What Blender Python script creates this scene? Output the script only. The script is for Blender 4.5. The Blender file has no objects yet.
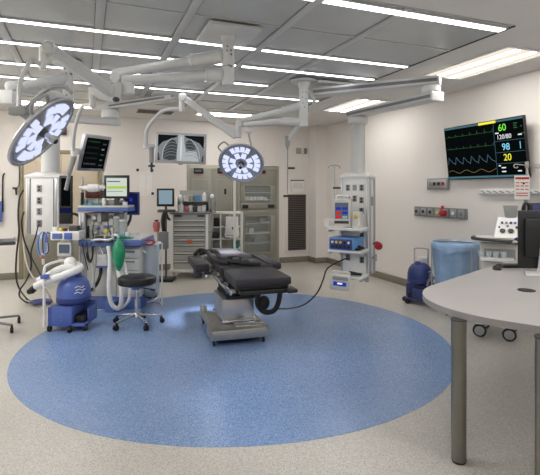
import bpy, bmesh, math, random
from math import sin, cos, pi, radians, sqrt
from mathutils import Vector, Matrix

random.seed(7)
COL = bpy.context.scene.collection

# ------------------------------------------------------------------ camera geometry
FOC, CX, HY, CH, YAW = 467.2, 270.0, 190.5, 1.5, radians(21.5)
FW = Vector((sin(YAW), cos(YAW), 0))
RT = Vector((cos(YAW), -sin(YAW), 0))
H = 2.84                # ceiling height
XR, YB = 4.66, 8.92     # right wall, back wall


def at(px, py, d):
    v = FW * d + RT * ((px - CX) * d / FOC)
    v.z = CH - (py - HY) * d / FOC
    return v


def at_z(px, py, z=0.0):
    return at(px, py, (CH - z) * FOC / (py - HY))


def at_Y(px, py, Y=YB):
    return at(px, py, Y / (FW.y + RT.y * (px - CX) / FOC))


def at_X(px, py, X=XR):
    return at(px, py, X / (FW.x + RT.x * (px - CX) / FOC))


# ------------------------------------------------------------------ materials
def lin(c):
    c = c / 255.0
    return c / 12.92 if c <= 0.04045 else ((c + 0.055) / 1.055) ** 2.4


def rgb(c):
    return (lin(c[0]), lin(c[1]), lin(c[2]), 1.0)


def mat(name, c, rough=0.5, metal=0.0, var=0.06, scale=9.0, coat=0.0, bump=0.0):
    m = bpy.data.materials.new(name)
    m.use_nodes = True
    nt = m.node_tree
    b = nt.nodes['Principled BSDF']
    b.inputs['Roughness'].default_value = rough
    b.inputs['Metallic'].default_value = metal
    if coat:
        b.inputs['Coat Weight'].default_value = coat
        b.inputs['Coat Roughness'].default_value = 0.1
    tc = nt.nodes.new('ShaderNodeTexCoord')
    n = nt.nodes.new('ShaderNodeTexNoise')
    n.inputs['Scale'].default_value = scale
    n.inputs['Detail'].default_value = 4
    nt.links.new(tc.outputs['Object'], n.inputs['Vector'])
    r = nt.nodes.new('ShaderNodeValToRGB')
    a = rgb(c)
    r.color_ramp.elements[0].position = 0.3
    r.color_ramp.elements[1].position = 0.7
    r.color_ramp.elements[0].color = (a[0] * (1 - var), a[1] * (1 - var), a[2] * (1 - var), 1)
    r.color_ramp.elements[1].color = (min(1, a[0] * (1 + var)), min(1, a[1] * (1 + var)), min(1, a[2] * (1 + var)), 1)
    nt.links.new(n.outputs['Fac'], r.inputs['Fac'])
    nt.links.new(r.outputs['Color'], b.inputs['Base Color'])
    if bump:
        bp = nt.nodes.new('ShaderNodeBump')
        bp.inputs['Strength'].default_value = bump
        nt.links.new(n.outputs['Fac'], bp.inputs['Height'])
        nt.links.new(bp.outputs['Normal'], b.inputs['Normal'])
    return m


def emit(name, c, s):
    m = bpy.data.materials.new(name)
    m.use_nodes = True
    nt = m.node_tree
    nt.nodes.remove(nt.nodes['Principled BSDF'])
    e = nt.nodes.new('ShaderNodeEmission')
    e.inputs['Color'].default_value = rgb(c)
    e.inputs['Strength'].default_value = s
    nt.links.new(e.outputs[0], nt.nodes['Material Output'].inputs['Surface'])
    return m


def speckle(name, base, light, dark, rough, scale=150.0):
    """flecked sheet vinyl"""
    m = bpy.data.materials.new(name)
    m.use_nodes = True
    nt = m.node_tree
    b = nt.nodes['Principled BSDF']
    tc = nt.nodes.new('ShaderNodeTexCoord')
    v = nt.nodes.new('ShaderNodeTexVoronoi')
    v.inputs['Scale'].default_value = scale
    nt.links.new(tc.outputs['Object'], v.inputs['Vector'])
    sx = nt.nodes.new('ShaderNodeSeparateColor')
    nt.links.new(v.outputs['Color'], sx.inputs[0])
    r = nt.nodes.new('ShaderNodeValToRGB')
    r.color_ramp.interpolation = 'CONSTANT'
    el = r.color_ramp.elements
    el[0].position = 0; el[0].color = rgb(dark)
    el[1].position = 0.17; el[1].color = rgb(base)
    e = el.new(0.80); e.color = rgb(light)
    nt.links.new(sx.outputs[0], r.inputs['Fac'])
    n = nt.nodes.new('ShaderNodeTexNoise')
    n.inputs['Scale'].default_value = 1.3
    n.inputs['Detail'].default_value = 3
    nt.links.new(tc.outputs['Object'], n.inputs['Vector'])
    mr = nt.nodes.new('ShaderNodeMapRange')
    mr.inputs['From Min'].default_value = 0.3
    mr.inputs['From Max'].default_value = 0.7
    mr.inputs['To Min'].default_value = 0.94
    mr.inputs['To Max'].default_value = 1.06
    nt.links.new(n.outputs['Fac'], mr.inputs['Value'])
    mx = nt.nodes.new('ShaderNodeMix')
    mx.data_type = 'RGBA'; mx.blend_type = 'MULTIPLY'
    mx.inputs['Factor'].default_value = 1.0
    nt.links.new(r.outputs['Color'], mx.inputs['A'])
    nt.links.new(mr.outputs['Result'], mx.inputs['B'])
    nt.links.new(mx.outputs['Result'], b.inputs['Base Color'])
    b.inputs['Roughness'].default_value = rough
    b.inputs['Specular IOR Level'].default_value = 0.45
    return m


def glass(name, c=(225, 235, 235), alpha=0.25, rough=0.05):
    m = bpy.data.materials.new(name)
    m.use_nodes = True
    nt = m.node_tree
    b = nt.nodes['Principled BSDF']
    b.inputs['Base Color'].default_value = rgb(c)
    b.inputs['Roughness'].default_value = rough
    b.inputs['Alpha'].default_value = alpha
    return m


M = dict(
    floor=speckle('floor_vinyl', (186, 182, 174), (206, 203, 196), (154, 149, 141), 0.29, 240.0),
    blue_floor=speckle('blue_vinyl', (117, 143, 183), (152, 174, 204), (91, 117, 163), 0.27, 240.0),
    wall=mat('wall_paint', (226, 221, 215), 0.55, var=0.015, scale=2),
    ceil=mat('ceiling_paint', (220, 218, 214), 0.6, var=0.015, scale=2),
    panel=mat('ceiling_diffuser_metal', (184, 187, 185), 0.27, metal=0.0, var=0.05, scale=3),
    beam=mat('ceiling_grid_metal', (190, 191, 190), 0.35, metal=0.0, var=0.03),
    gap=mat('ceiling_gap_dark', (30, 34, 32), 0.5),
    base=mat('baseboard_rubber', (126, 121, 108), 0.5, var=0.03),
    white=mat('white_enamel', (228, 228, 226), 0.35, var=0.015),
    offwhite=mat('offwhite_enamel', (212, 210, 202), 0.4, var=0.02),
    boom=mat('boom_enamel', (206, 207, 205), 0.32, var=0.015),
    grey=mat('grey_plastic', (150, 152, 152), 0.4),
    midgrey=mat('mid_grey_plastic', (118, 121, 124), 0.4),
    dgrey=mat('dark_grey_plastic', (62, 64, 67), 0.45),
    black=mat('black_plastic', (24, 25, 27), 0.4, var=0.1),
    rubber=mat('black_rubber', (22, 22, 24), 0.6),
    chrome=mat('chrome', (205, 207, 210), 0.18, metal=1.0, var=0.03),
    steel=mat('brushed_steel', (176, 174, 168), 0.32, metal=0.9, var=0.04, scale=20),
    steeldoor=mat('cabinet_steel', (146, 144, 134), 0.42, metal=0.45, var=0.04, scale=4),
    cartgrey=mat('cart_drawer_grey', (168, 168, 160), 0.4, var=0.02),
    steelframe=mat('cabinet_steel_light', (166, 163, 152), 0.4, metal=0.4, var=0.03),
    alu=mat('aluminium', (186, 188, 192), 0.3, metal=0.8, var=0.03),
    pad=mat('black_vinyl_pad', (40, 38, 44), 0.52, var=0.08, scale=14),
    strap=mat('black_webbing', (20, 20, 22), 0.6),
    blue=mat('blue_plastic', (82, 104, 174), 0.35, var=0.05),
    navy=mat('navy_plastic', (50, 64, 122), 0.38, var=0.05),
    trimblue=mat('blue_trim', (92, 116, 176), 0.35),
    bagblue=mat('blue_bag_film', (146, 176, 208), 0.45, var=0.14, scale=7, bump=0.6),
    green=mat('green_rubber', (36, 150, 104), 0.4, var=0.15, scale=12),
    red=mat('red_plastic', (168, 30, 40), 0.35),
    maroon=mat('maroon_plastic', (92, 38, 40), 0.4),
    hose=mat('white_hose', (232, 232, 230), 0.45, var=0.02),
    desk=mat('desk_laminate', (180, 176, 174), 0.38, var=0.03, scale=4),
    deskedge=mat('desk_edge_band', (140, 137, 136), 0.45),
    leg=mat('desk_leg_metal', (128, 126, 118), 0.3, metal=0.85, var=0.04),
    tan=mat('tan_door_laminate', (186, 172, 150), 0.5, var=0.03, scale=3),
    doorframe=mat('olive_door_frame', (134, 126, 100), 0.5),
    kick=mat('kick_plate_steel', (142, 138, 124), 0.4, metal=0.5),
    vent=mat('dark_louvre', (98, 90, 86), 0.45, metal=0.3),
    ventgap=mat('vent_shadow_black', (38, 36, 36), 0.7),
    paper=mat('paper', (232, 230, 226), 0.7, var=0.03),
    teal=mat('teal_cloth', (46, 140, 140), 0.6),
    skyblue=mat('sky_blue_plastic', (96, 150, 205), 0.45),
    purple=mat('purple_cord', (74, 78, 132), 0.5),
    pink=mat('pale_red_plastic', (196, 110, 108), 0.4),
    yellow=mat('yellow_plastic', (214, 196, 70), 0.45),
    orange=mat('orange_label', (206, 96, 60), 0.5),
    glass=glass('cabinet_glass', (200, 208, 205), 0.18),
    clear=glass('clear_plastic', (220, 228, 232), 0.45, 0.15),
    bagclear=glass('clear_bag', (186, 198, 208), 0.6, 0.25),
    screen=mat('screen_glass_black', (8, 9, 10), 0.12, var=0.0),
    e_strip=emit('strip_light', (250, 250, 255), 5.0),
    e_troffer=emit('troffer_light', (255, 240, 224), 0.80),
    e_tube=emit('troffer_tube', (255, 251, 247), 29.0),
    e_led=emit('surgical_led', (214, 221, 255), 0.92),
    e_screen=emit('monitor_page', (214, 222, 212), 0.75),
    e_band=emit('monitor_green_band', (176, 204, 80), 0.8),
    e_bluescr=emit('monitor_blue', (44, 64, 180), 0.6),
    e_pale=emit('monitor_pale', (150, 176, 190), 0.6),
    e_navy=emit('monitor_navy', (26, 30, 74), 0.6),
    e_greyscr=emit('monitor_grey', (96, 108, 124), 0.6),
    e_black=emit('monitor_black', (9, 12, 12), 0.8),
    e_green=emit('trace_green', (120, 226, 70), 1.0),
    e_dgreen=emit('trace_dim_green', (60, 110, 70), 0.8),
    e_cyan=emit('trace_cyan', (130, 205, 235), 1.0),
    e_dcyan=emit('trace_dim_cyan', (90, 130, 150), 0.9),
    e_yellow=emit('trace_yellow', (232, 224, 60), 1.0),
    e_dyel=emit('trace_dim_yellow', (150, 130, 80), 0.9),
    e_white=emit('trace_white', (215, 218, 222), 1.0),
    e_teal=emit('bar_teal', (72, 110, 122), 0.8),
    e_red=emit('display_red', (190, 40, 40), 0.9),
    x0=emit('xray_black', (22, 24, 26), 0.9),
    x1=emit('xray_dark', (62, 65, 68), 0.9),
    x2=emit('xray_mid', (120, 124, 126), 0.9),
    x3=emit('xray_light', (166, 170, 172), 0.9),
    x4=emit('xray_bright', (196, 200, 202), 0.9),
)


# ------------------------------------------------------------------ mesh builder
def catmull(pts, n, closed=False):
    pts = [Vector(p) for p in pts]
    if len(pts) < 3:
        return pts
    out = []
    N = len(pts)
    rng = range(N) if closed else range(N - 1)
    for i in rng:
        if closed:
            p0, p1, p2, p3 = pts[i - 1], pts[i], pts[(i + 1) % N], pts[(i + 2) % N]
        else:
            p1, p2 = pts[i], pts[i + 1]
            p0 = pts[i - 1] if i else p1 * 2 - p2
            p3 = pts[i + 2] if i + 2 < N else p2 * 2 - p1
        for k in range(n):
            t = k / n
            out.append(0.5 * ((2 * p1) + (p2 - p0) * t + (2 * p0 - 5 * p1 + 4 * p2 - p3) * t * t + (3 * p1 - p0 - 3 * p2 + p3) * t ** 3))
    if not closed:
        out.append(pts[-1])
    return out


def axis_matrix(p0, p1):
    p0, p1 = Vector(p0), Vector(p1)
    z = (p1 - p0).normalized()
    a = Vector((0, 0, 1)) if abs(z.z) < 0.95 else Vector((1, 0, 0))
    x = a.cross(z).normalized()
    y = z.cross(x)
    m = Matrix((x, y, z)).transposed().to_4x4()
    m.translation = p0
    return m


class MB:
    def __init__(self):
        self.bm = bmesh.new()

    def _add(self, verts, faces, X=None):
        vs = [self.bm.verts.new(X @ Vector(v) if X else Vector(v)) for v in verts]
        for f in faces:
            try:
                self.bm.faces.new([vs[i] for i in f])
            except ValueError:
                pass
        return self

    def box(self, x0, x1, y0, y1, z0, z1, b=0.0, X=None):
        t = bmesh.new()
        bmesh.ops.create_cube(t, size=1.0)
        sx, sy, sz = abs(x1 - x0), abs(y1 - y0), abs(z1 - z0)
        for v in t.verts:
            v.co = Vector((v.co.x * sx + (x0 + x1) / 2, v.co.y * sy + (y0 + y1) / 2, v.co.z * sz + (z0 + z1) / 2))
        b = min(b, 0.45 * min(sx, sy, sz))
        if b > 0:
            bmesh.ops.bevel(t, geom=t.edges[:], offset=b, segments=2, affect='EDGES', profile=0.5)
        return self._merge(t, X)

    def _merge(self, t, X=None):
        if X:
            bmesh.ops.transform(t, matrix=X, verts=t.verts)
        me = bpy.data.meshes.new('tmp')
        t.to_mesh(me)
        t.free()
        self.bm.from_mesh(me)
        bpy.data.meshes.remove(me)
        return self

    def beam(self, p0, p1, w, h, b=0.0, w2=None, h2=None):
        """a rectangular bar from p0 to p1 (w across, h up), optionally tapering"""
        p0, p1 = Vector(p0), Vector(p1)
        L = (p1 - p0).length
        X = axis_matrix(p0, p1)
        w2 = w2 or w; h2 = h2 or h
        t = bmesh.new()
        bmesh.ops.create_cube(t, size=1.0)
        for v in t.verts:
            far = v.co.z > 0
            v.co = Vector((v.co.x * (w2 if far else w), v.co.y * (h2 if far else h), L if far else 0))
        if b > 0:
            bmesh.ops.bevel(t, geom=t.edges[:], offset=b, segments=3, affect='EDGES', profile=0.5)
        return self._merge(t, X)

    def lathe(self, prof, X=None, n=24):
        vs, fs = [], []
        idx = []
        for r, z in prof:
            if r <= 1e-6:
                idx.append([len(vs)] * n); vs.append((0, 0, z))
            else:
                idx.append(list(range(len(vs), len(vs) + n)))
                vs += [(r * cos(2 * pi * k / n), r * sin(2 * pi * k / n), z) for k in range(n)]
        for i in range(len(prof) - 1):
            for k in range(n):
                q = [idx[i][k], idx[i][(k + 1) % n], idx[i + 1][(k + 1) % n], idx[i + 1][k]]
                q = list(dict.fromkeys(q))
                if len(q) > 2:
                    fs.append(q)
        return self._add(vs, fs, X)

    def cyl(self, p0, p1, r, r2=None, n=16, b=0.0):
        r2 = r if r2 is None else r2
        L = (Vector(p1) - Vector(p0)).length
        if b:
            prof = [(0, 0), (r - b, 0), (r, b), (r2, L - b), (r2 - b, L), (0, L)]
        else:
            prof = [(0, 0), (r, 0), (r2, L), (0, L)]
        return self.lathe(prof, axis_matrix(p0, p1), n)

    def tube(self, pts, r, n=8, sub=8, closed=False, ridges=0.0):
        P = catmull(pts, sub, closed)
        P2 = [P[0]]
        for p in P[1:]:
            if (p - P2[-1]).length > 1e-5:
                P2.append(p)
        P = P2
        N = len(P)
        vs, fs = [], []
        prev = None
        for i, p in enumerate(P):
            if closed:
                t = (P[(i + 1) % N] - P[i - 1]).normalized()
            else:
                t = (P[min(i + 1, N - 1)] - P[max(i - 1, 0)]).normalized()
            if prev is None:
                a = Vector((0, 0, 1)) if abs(t.z) < 0.9 else Vector((1, 0, 0))
                x = a.cross(t).normalized()
            else:
                x = (prev - t * prev.dot(t))
                x = x.normalized() if x.length > 1e-6 else t.orthogonal().normalized()
            prev = x
            y = t.cross(x)
            rr = r[min(i * len(r) // N, len(r) - 1)] if isinstance(r, (list, tuple)) else r
            if ridges:
                rr *= 1 + (ridges if i % 2 else -ridges)
            vs += [p + x * rr * cos(2 * pi * k / n) + y * rr * sin(2 * pi * k / n) for k in range(n)]
        for i in range(N if closed else N - 1):
            j = (i + 1) % N
            for k in range(n):
                fs.append([i * n + k, i * n + (k + 1) % n, j * n + (k + 1) % n, j * n + k])
        if not closed:
            fs.append(list(range(n - 1, -1, -1)))
            fs.append([(N - 1) * n + k for k in range(n)])
        return self._add(vs, fs)

    def prism(self, poly, z0, z1, b=0.0, X=None):
        t = bmesh.new()
        lo = [t.verts.new((p[0], p[1], z0)) for p in poly]
        f = t.faces.new(lo)
        bmesh.ops.recalc_face_normals(t, faces=[f])
        r = bmesh.ops.extrude_face_region(t, geom=[f])
        for v in r['geom']:
            if isinstance(v, bmesh.types.BMVert):
                v.co.z = z1
        bmesh.ops.recalc_face_normals(t, faces=t.faces[:])
        if b:
            es = [e for e in t.edges if abs(e.verts[0].co.z - e.verts[1].co.z) < 1e-7]
            bmesh.ops.bevel(t, geom=es, offset=b, segments=2, affect='EDGES', profile=0.5)
        return self._merge(t, X)

    def ell(self, c, r, X=None, nu=20, nv=12, e=1.0):
        """ellipsoid; e<1 makes it boxier"""
        def sp(v):
            return math.copysign(abs(v) ** e, v)
        prof = []
        vs, fs = [], []
        for j in range(nv + 1):
            ph = -pi / 2 + pi * j / nv
            for k in range(nu):
                th = 2 * pi * k / nu
                vs.append((c[0] + r[0] * sp(cos(ph)) * sp(cos(th)), c[1] + r[1] * sp(cos(ph)) * sp(sin(th)), c[2] + r[2] * sp(sin(ph))))
        for j in range(nv):
            for k in range(nu):
                fs.append([j * nu + k, j * nu + (k + 1) % nu, (j + 1) * nu + (k + 1) % nu, (j + 1) * nu + k])
        self._add(vs, fs, X)
        bmesh.ops.remove_doubles(self.bm, verts=self.bm.verts, dist=1e-6)
        return self

    def torus(self, R, r, X=None, n=40, m=8):
        pts = [Vector((R * cos(2 * pi * k / n), R * sin(2 * pi * k / n), 0)) for k in range(n)]
        if X:
            pts = [X @ p for p in pts]
        return self.tube(pts, r, m, 1, True)

    def text(self, s, size, X, extrude=0.0006):
        cu = bpy.data.curves.new('txt', 'FONT')
        cu.body = s; cu.size = size; cu.extrude = extrude
        cu.align_x = 'CENTER'; cu.align_y = 'CENTER'
        o = bpy.data.objects.new('txt', cu)
        me = bpy.data.meshes.new_from_object(o)
        t = bmesh.new(); t.from_mesh(me)
        bpy.data.objects.remove(o); bpy.data.curves.remove(cu); bpy.data.meshes.remove(me)
        return self._merge(t, X)

    def mesh(self, name, inv=None, angle=38):
        if inv:
            bmesh.ops.transform(self.bm, matrix=inv, verts=self.bm.verts)
        bmesh.ops.recalc_face_normals(self.bm, faces=self.bm.faces[:])
        me = bpy.data.meshes.new(name)
        self.bm.to_mesh(me)
        self.bm.free()
        for p in me.polygons:
            p.use_smooth = True
        me.set_sharp_from_angle(angle=radians(angle))
        return me


def mtx(loc=(0, 0, 0), rz=0.0):
    return Matrix.Translation(Vector(loc)) @ Matrix.Rotation(rz, 4, 'Z')


def tag(o, label, cat, group=None):
    o['label'] = label
    o['category'] = cat
    if group:
        o['group'] = group
    return o


def thing(name, label, cat, X, group=None):
    o = bpy.data.objects.new(name, None)
    o.empty_display_size = 0.05
    COL.objects.link(o)
    o.matrix_world = X
    o['_m'] = 0
    del o['_m']
    return tag(o, label, cat, group)


def root_m(o):
    while o.parent:
        o = o.parent
    return o.matrix_basis.copy()


def part(name, mb, m, parent, world=False, label=None, angle=38):
    me = mb.mesh(name, root_m(parent).inverted() if world else None, angle)
    me.materials.append(M[m])
    o = bpy.data.objects.new(name, me)
    COL.objects.link(o)
    o.parent = parent
    if label:
        o['label'] = label
    return o


def single(name, mb, m, label, cat, X, group=None, world=False, angle=38):
    me = mb.mesh(name, X.inverted() if world else None, angle)
    me.materials.append(M[m])
    o = bpy.data.objects.new(name, me)
    COL.objects.link(o)
    o.matrix_world = X
    return tag(o, label, cat, group)


def struct(name, mb, m, parent=None):
    me = mb.mesh(name)
    me.materials.append(M[m])
    o = bpy.data.objects.new(name, me)
    COL.objects.link(o)
    if parent:
        o.parent = parent
    else:
        o['kind'] = 'structure'
    return o


def copy_tree(o, parent=None):
    c = o.copy()
    COL.objects.link(c)
    if parent:
        c.parent = parent
    for ch in list(o.children):
        copy_tree(ch, c)
    return c


class Fr:
    """a frame standing on the floor and turned to face the lens: local x to the right, y away, z up;
    p() gives the local place of a picture point at a chosen depth behind the front"""
    def __init__(s, px, d, turn=0.0):
        s.px, s.d = px, d
        s.loc = at(px, HY, d); s.loc.z = 0
        s.X = mtx(s.loc, -YAW + turn)
        s.inv = s.X.inverted()

    def p(s, px, py, dy=0.0):
        return s.inv @ at(px, py, s.d + dy)

    def box(s, mb, x0, y0, x1, y1, d0, d1, b=0.004):
        a = s.p(x0, y1, d0); c = s.p(x1, y0, d0)
        return mb.box(a.x, c.x, d0, d1, a.z, c.z, b)


# ================================================================== SETTING
XL, YF = -2.7, -2.2
struct('floor', MB().box(XL, XR, YF, YB, -0.1, 0), 'floor')
cc = FW * 4.81 + RT * -0.318
disc = MB().lathe([(0, 0.0), (2.082, 0.0), (2.082, 0.002), (0, 0.002)], mtx((cc.x, cc.y, 0)), 128)
struct('floor_section', disc, 'blue_floor')
# back wall, opened for the glazed cabinet
gx0, gx1, gz = 2.80, 3.71, 2.0
wb = MB()
wb.box(XL, gx0, YB, YB + 0.15, 0, H)
wb.box(gx1, XR + 0.15, YB, YB + 0.15, 0, H)
wb.box(gx0, gx1, YB, YB + 0.15, gz, H)
struct('wall_back', wb, 'wall')
struct('wall_right', MB().box(XR, XR + 0.15, YF, YB, 0, H), 'wall')
struct('wall_left', MB().box(XL - 0.15, XL, YF, YB, 0, H), 'wall')
struct('wall_front', MB().box(XL, XR, YF - 0.15, YF, 0, H), 'wall')
struct('wall_corner', MB().box(4.40, XR, 8.60, YB, 0, H), 'wall')
struct('ceiling', MB().box(XL, XR, YF, YB, H, H + 0.1), 'ceil')


def skirting(name, boxes):
    mb = MB()
    for bx in boxes:
        mb.box(*bx, 0.004)
    struct(name, mb, 'base')


skirting('baseboard_right', [(XR - 0.014, XR, YF, 8.60, 0.002, 0.115)])
skirting('baseboard_back', [(XL, -1.06, YB - 0.014, YB, 0.002, 0.115), (0.27, 1.79, YB - 0.014, YB, 0.002, 0.115),
                            (3.72, 4.40, YB - 0.014, YB, 0.002, 0.115)])
skirting('baseboard_left', [(XL, XL + 0.014, YF, YB, 0.002, 0.115)])
skirting('baseboard_corner', [(4.386, XR - 0.015, 8.586, 8.60, 0.002, 0.115), (4.386, 4.40, 8.60, YB - 0.015, 0.002, 0.115)])

# laminar-flow field in the ceiling
PX0, PX1, PY0, PY1 = -1.6, 3.225, 2.80, 7.40
struct('ceiling_panel', MB().box(PX0, PX1, PY0, PY1, H - 0.006, H + 0.01), 'panel')
gp = MB()
gp.box(PX1, PX1 + 0.022, PY0, PY1, H - 0.010, H - 0.0005)
gp.box(PX0, PX1 + 0.022, PY1, PY1 + 0.014, H - 0.008, H - 0.0005)
struct('trim_1', gp, 'gap')
rows = [2.88, 4.115, 4.73, 5.50, 6.17]
bm_ = MB()
for x in (-0.64, 0.10, 0.727, 1.506, 2.20):
    w = 0.032
    bm_.box(x - w, x + w, PY0 + 0.01, PY1 - 0.005, H - 0.020, H - 0.0062, 0.003)
for y in (3.50, 6.80):
    bm_.box(PX0, PX1 - 0.01, y - 0.008, y + 0.008, H - 0.013, H - 0.0062, 0.002)
struct('trim_2', bm_, 'beam')
thin = MB()
for x in (-0.64, 0.10, 0.727, 1.506, 2.20):
    for s in (-1, 1):
        thin.box(x + s * 0.037 - 0.003, x + s * 0.037 + 0.003, PY0 + 0.01, PY1 - 0.01, H - 0.0085, H - 0.0062)
struct('trim_3', thin, 'midgrey')

# linear ceiling lights: each lit length between the grid beams
names = {2.88: 'first row', 4.115: 'second row', 4.73: 'third row', 5.50: 'fourth row', 6.17: 'fifth and farthest row'}
for y in rows:
    segs = [(-1.56, 0.70, 'long piece over the doors'), (0.755, 1.48, 'short middle piece'), (1.535, 3.20, 'long piece toward the television')]
    for a, c, wh in segs:
        if y == 5.50 and a > 1.5:
            c = 2.14
        t = thing('linear_light', 'lit white ceiling strip, %s in the %s' % (wh, names[y]), 'ceiling light', mtx(((a + c) / 2, y, H)), 'linear ceiling lights')
        hw = (c - a) / 2
        w = 0.036 if y < 3 else 0.026
        part('housing', MB().box(-hw, hw, -w - 0.012, w + 0.012, -0.020, -0.0062, 0.002), 'beam', t)
        part('diffuser', MB().box(-hw + 0.01, hw - 0.01, -w, w, -0.0245, -0.0205, 0.001), 'e_strip', t)


def troffer(x0, x1, y0, y1, label, along='y'):
    t = thing('troffer_light', label, 'ceiling light', mtx(((x0 + x1) / 2, (y0 + y1) / 2, H)), 'recessed ceiling troffers')
    hx, hy = (x1 - x0) / 2, (y1 - y0) / 2
    f = MB()
    f.box(-hx, hx, -hy, -hy + 0.03, -0.012, -0.001, 0.002).box(-hx, hx, hy - 0.03, hy, -0.012, -0.001, 0.002)
    f.box(-hx, -hx + 0.03, -hy + 0.03, hy - 0.03, -0.012, -0.001, 0.002).box(hx - 0.03, hx, -hy + 0.03, hy - 0.03, -0.012, -0.001, 0.002)
    part('frame', f, 'white', t)
    part('diffuser', MB().box(-hx + 0.03, hx - 0.03, -hy + 0.03, hy - 0.03, -0.006, -0.001), 'e_troffer', t)
    for s in (-1, 1):
        b = MB()
        if along == 'y':
            b.box(s * hx * 0.36 - 0.03, s * hx * 0.36 + 0.03, -hy + 0.05, hy - 0.05, -0.012, -0.0065, 0.003)
        else:
            b.box(-hx + 0.05, hx - 0.05, s * hy * 0.36 - 0.03, s * hy * 0.36 + 0.03, -0.012, -0.0065, 0.003)
        part('lamp_tube', b, 'e_tube', t)


troffer(3.62, 4.20, 3.20, 4.40, 'warm white recessed troffer in the plain ceiling above the television')
troffer(3.64, 4.22, 5.82, 6.95, 'warm white recessed troffer above the shelf boom column')
troffer(1.76, 2.95, 7.70, 8.20, 'warm white recessed troffer in front of the steel cabinets', 'x')
troffer(-1.05, 0.15, 7.72, 8.20, 'warm white recessed troffer above the tan doors', 'x')

t = thing('ceiling_vent', 'dark square louvred air grille in the ceiling above the x-ray display', 'vent', mtx((1.09, 8.08, H)))
part('frame', MB().box(-0.32, 0.32, -0.20, 0.20, -0.010, -0.001, 0.002), 'ceil', t)
part('backing', MB().box(-0.29, 0.29, -0.17, 0.17, -0.0125, -0.0105), 'ventgap', t)
for k in range(9):
    part('slat', MB().box(-0.29, 0.29, -0.165 + k * 0.037, -0.145 + k * 0.037, -0.018, -0.013), 'vent', t)

# door in the back wall
d = MB()
d.box(-1.05, -0.99, YB - 0.05, YB - 0.0005, 0, 2.20, 0.004).box(0.20, 0.26, YB - 0.05, YB - 0.0005, 0, 2.20, 0.004).box(-0.99, 0.20, YB - 0.05, YB - 0.0005, 2.14, 2.20, 0.004)
door = struct('door_1', d, 'doorframe')
for i, (a, c) in enumerate(((-0.985, -0.397), (-0.393, 0.195))):
    lf = struct('door_leaf', MB().box(a, c, YB - 0.04, YB - 0.001, 0.01, 2.135, 0.003), 'tan', door)
    k = struct('kick_plate', MB().box(a + 0.02, c - 0.02, YB - 0.046, YB - 0.041, 0.03, 0.78, 0.001), 'kick', lf)
    hx = c - 0.08 if i == 0 else a + 0.08
    struct('door_handle', MB().tube([(hx, YB - 0.045, 0.95), (hx, YB - 0.09, 0.96), (hx, YB - 0.09, 1.19), (hx, YB - 0.045, 1.20)], 0.011, 8, 5), 'steel', lf)


def wall_single(name, px0, py0, px1, py1, th, m, label, cat, Y=YB, b=0.003, group=None):
    a = at_Y(px0, py1, Y); c = at_Y(px1, py0, Y)
    X = mtx(((a.x + c.x) / 2, Y, (a.z + c.z) / 2))
    hw, hh = (c.x - a.x) / 2, abs(c.z - a.z) / 2
    return single(name, MB().box(-hw, hw, -th, -0.0005, -hh, hh, b), m, label, cat, X, group)


def wall_thing(name, px0, py0, px1, py1, label, cat, Y=YB, group=None):
    a = at_Y(px0, py1, Y); c = at_Y(px1, py0, Y)
    return thing(name, label, cat, mtx(((a.x + c.x) / 2, Y, (a.z + c.z) / 2)), group), (c.x - a.x) / 2, abs(c.z - a.z) / 2


# ---- back wall fittings
t, hw, hh = wall_thing('alarm_box', 61.5, 127.5, 66.8, 135, 'small dark box with a red face high on the wall between light head and display', 'alarm')
part('box', MB().box(-hw, hw, -0.08, -0.0005, -hh, hh, 0.006), 'black', t)
part('lens', MB().box(-hw * 0.3, hw * 0.8, -0.086, -0.081, -hh * 0.6, hh * 0.5, 0.002), 'maroon', t)
wall_single('paper_sheet', 139.5, 172, 145.5, 196, 0.002, 'paper', 'white paper sheet taped to the wall, nearer the blue screen', 'paper', b=0, group='papers on the back wall')
wall_single('paper_sheet', 146.5, 171, 152, 195, 0.002, 'paper', 'white paper sheet taped to the wall, nearer the cart display', 'paper', b=0, group='papers on the back wall')
for px, py, lb in ((137.5, 170, 'black wall clip above the first taped paper'), (152, 170.5, 'black wall clip above the second taped paper'), (152.5, 193.5, 'black wall clip below the second taped paper')):
    wall_single('wall_clip', px - 1.2, py - 1.2, px + 1.2, py + 1.2, 0.03, 'black', lb, 'clip', group='clips around the papers')

# steel pass-through cabinet and glazed warming cabinet
X1 = mtx((1.80, YB, 0))
t = thing('steel_cabinet', 'tall grey steel double-door cabinet with two dark displays set in the back wall', 'cabinet', X1)
W = 0.99
part('body', MB().box(0, W, -0.030, -0.0005, 0.10, 2.0, 0.004), 'steelframe', t)
part('plinth', MB().box(0, W, -0.020, -0.0005, 0.003, 0.099, 0.002), 'base', t)


def lx(px, py, base, Y=YB):
    v = at_Y(px, py, Y)
    return v.x - base, v.z


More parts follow.
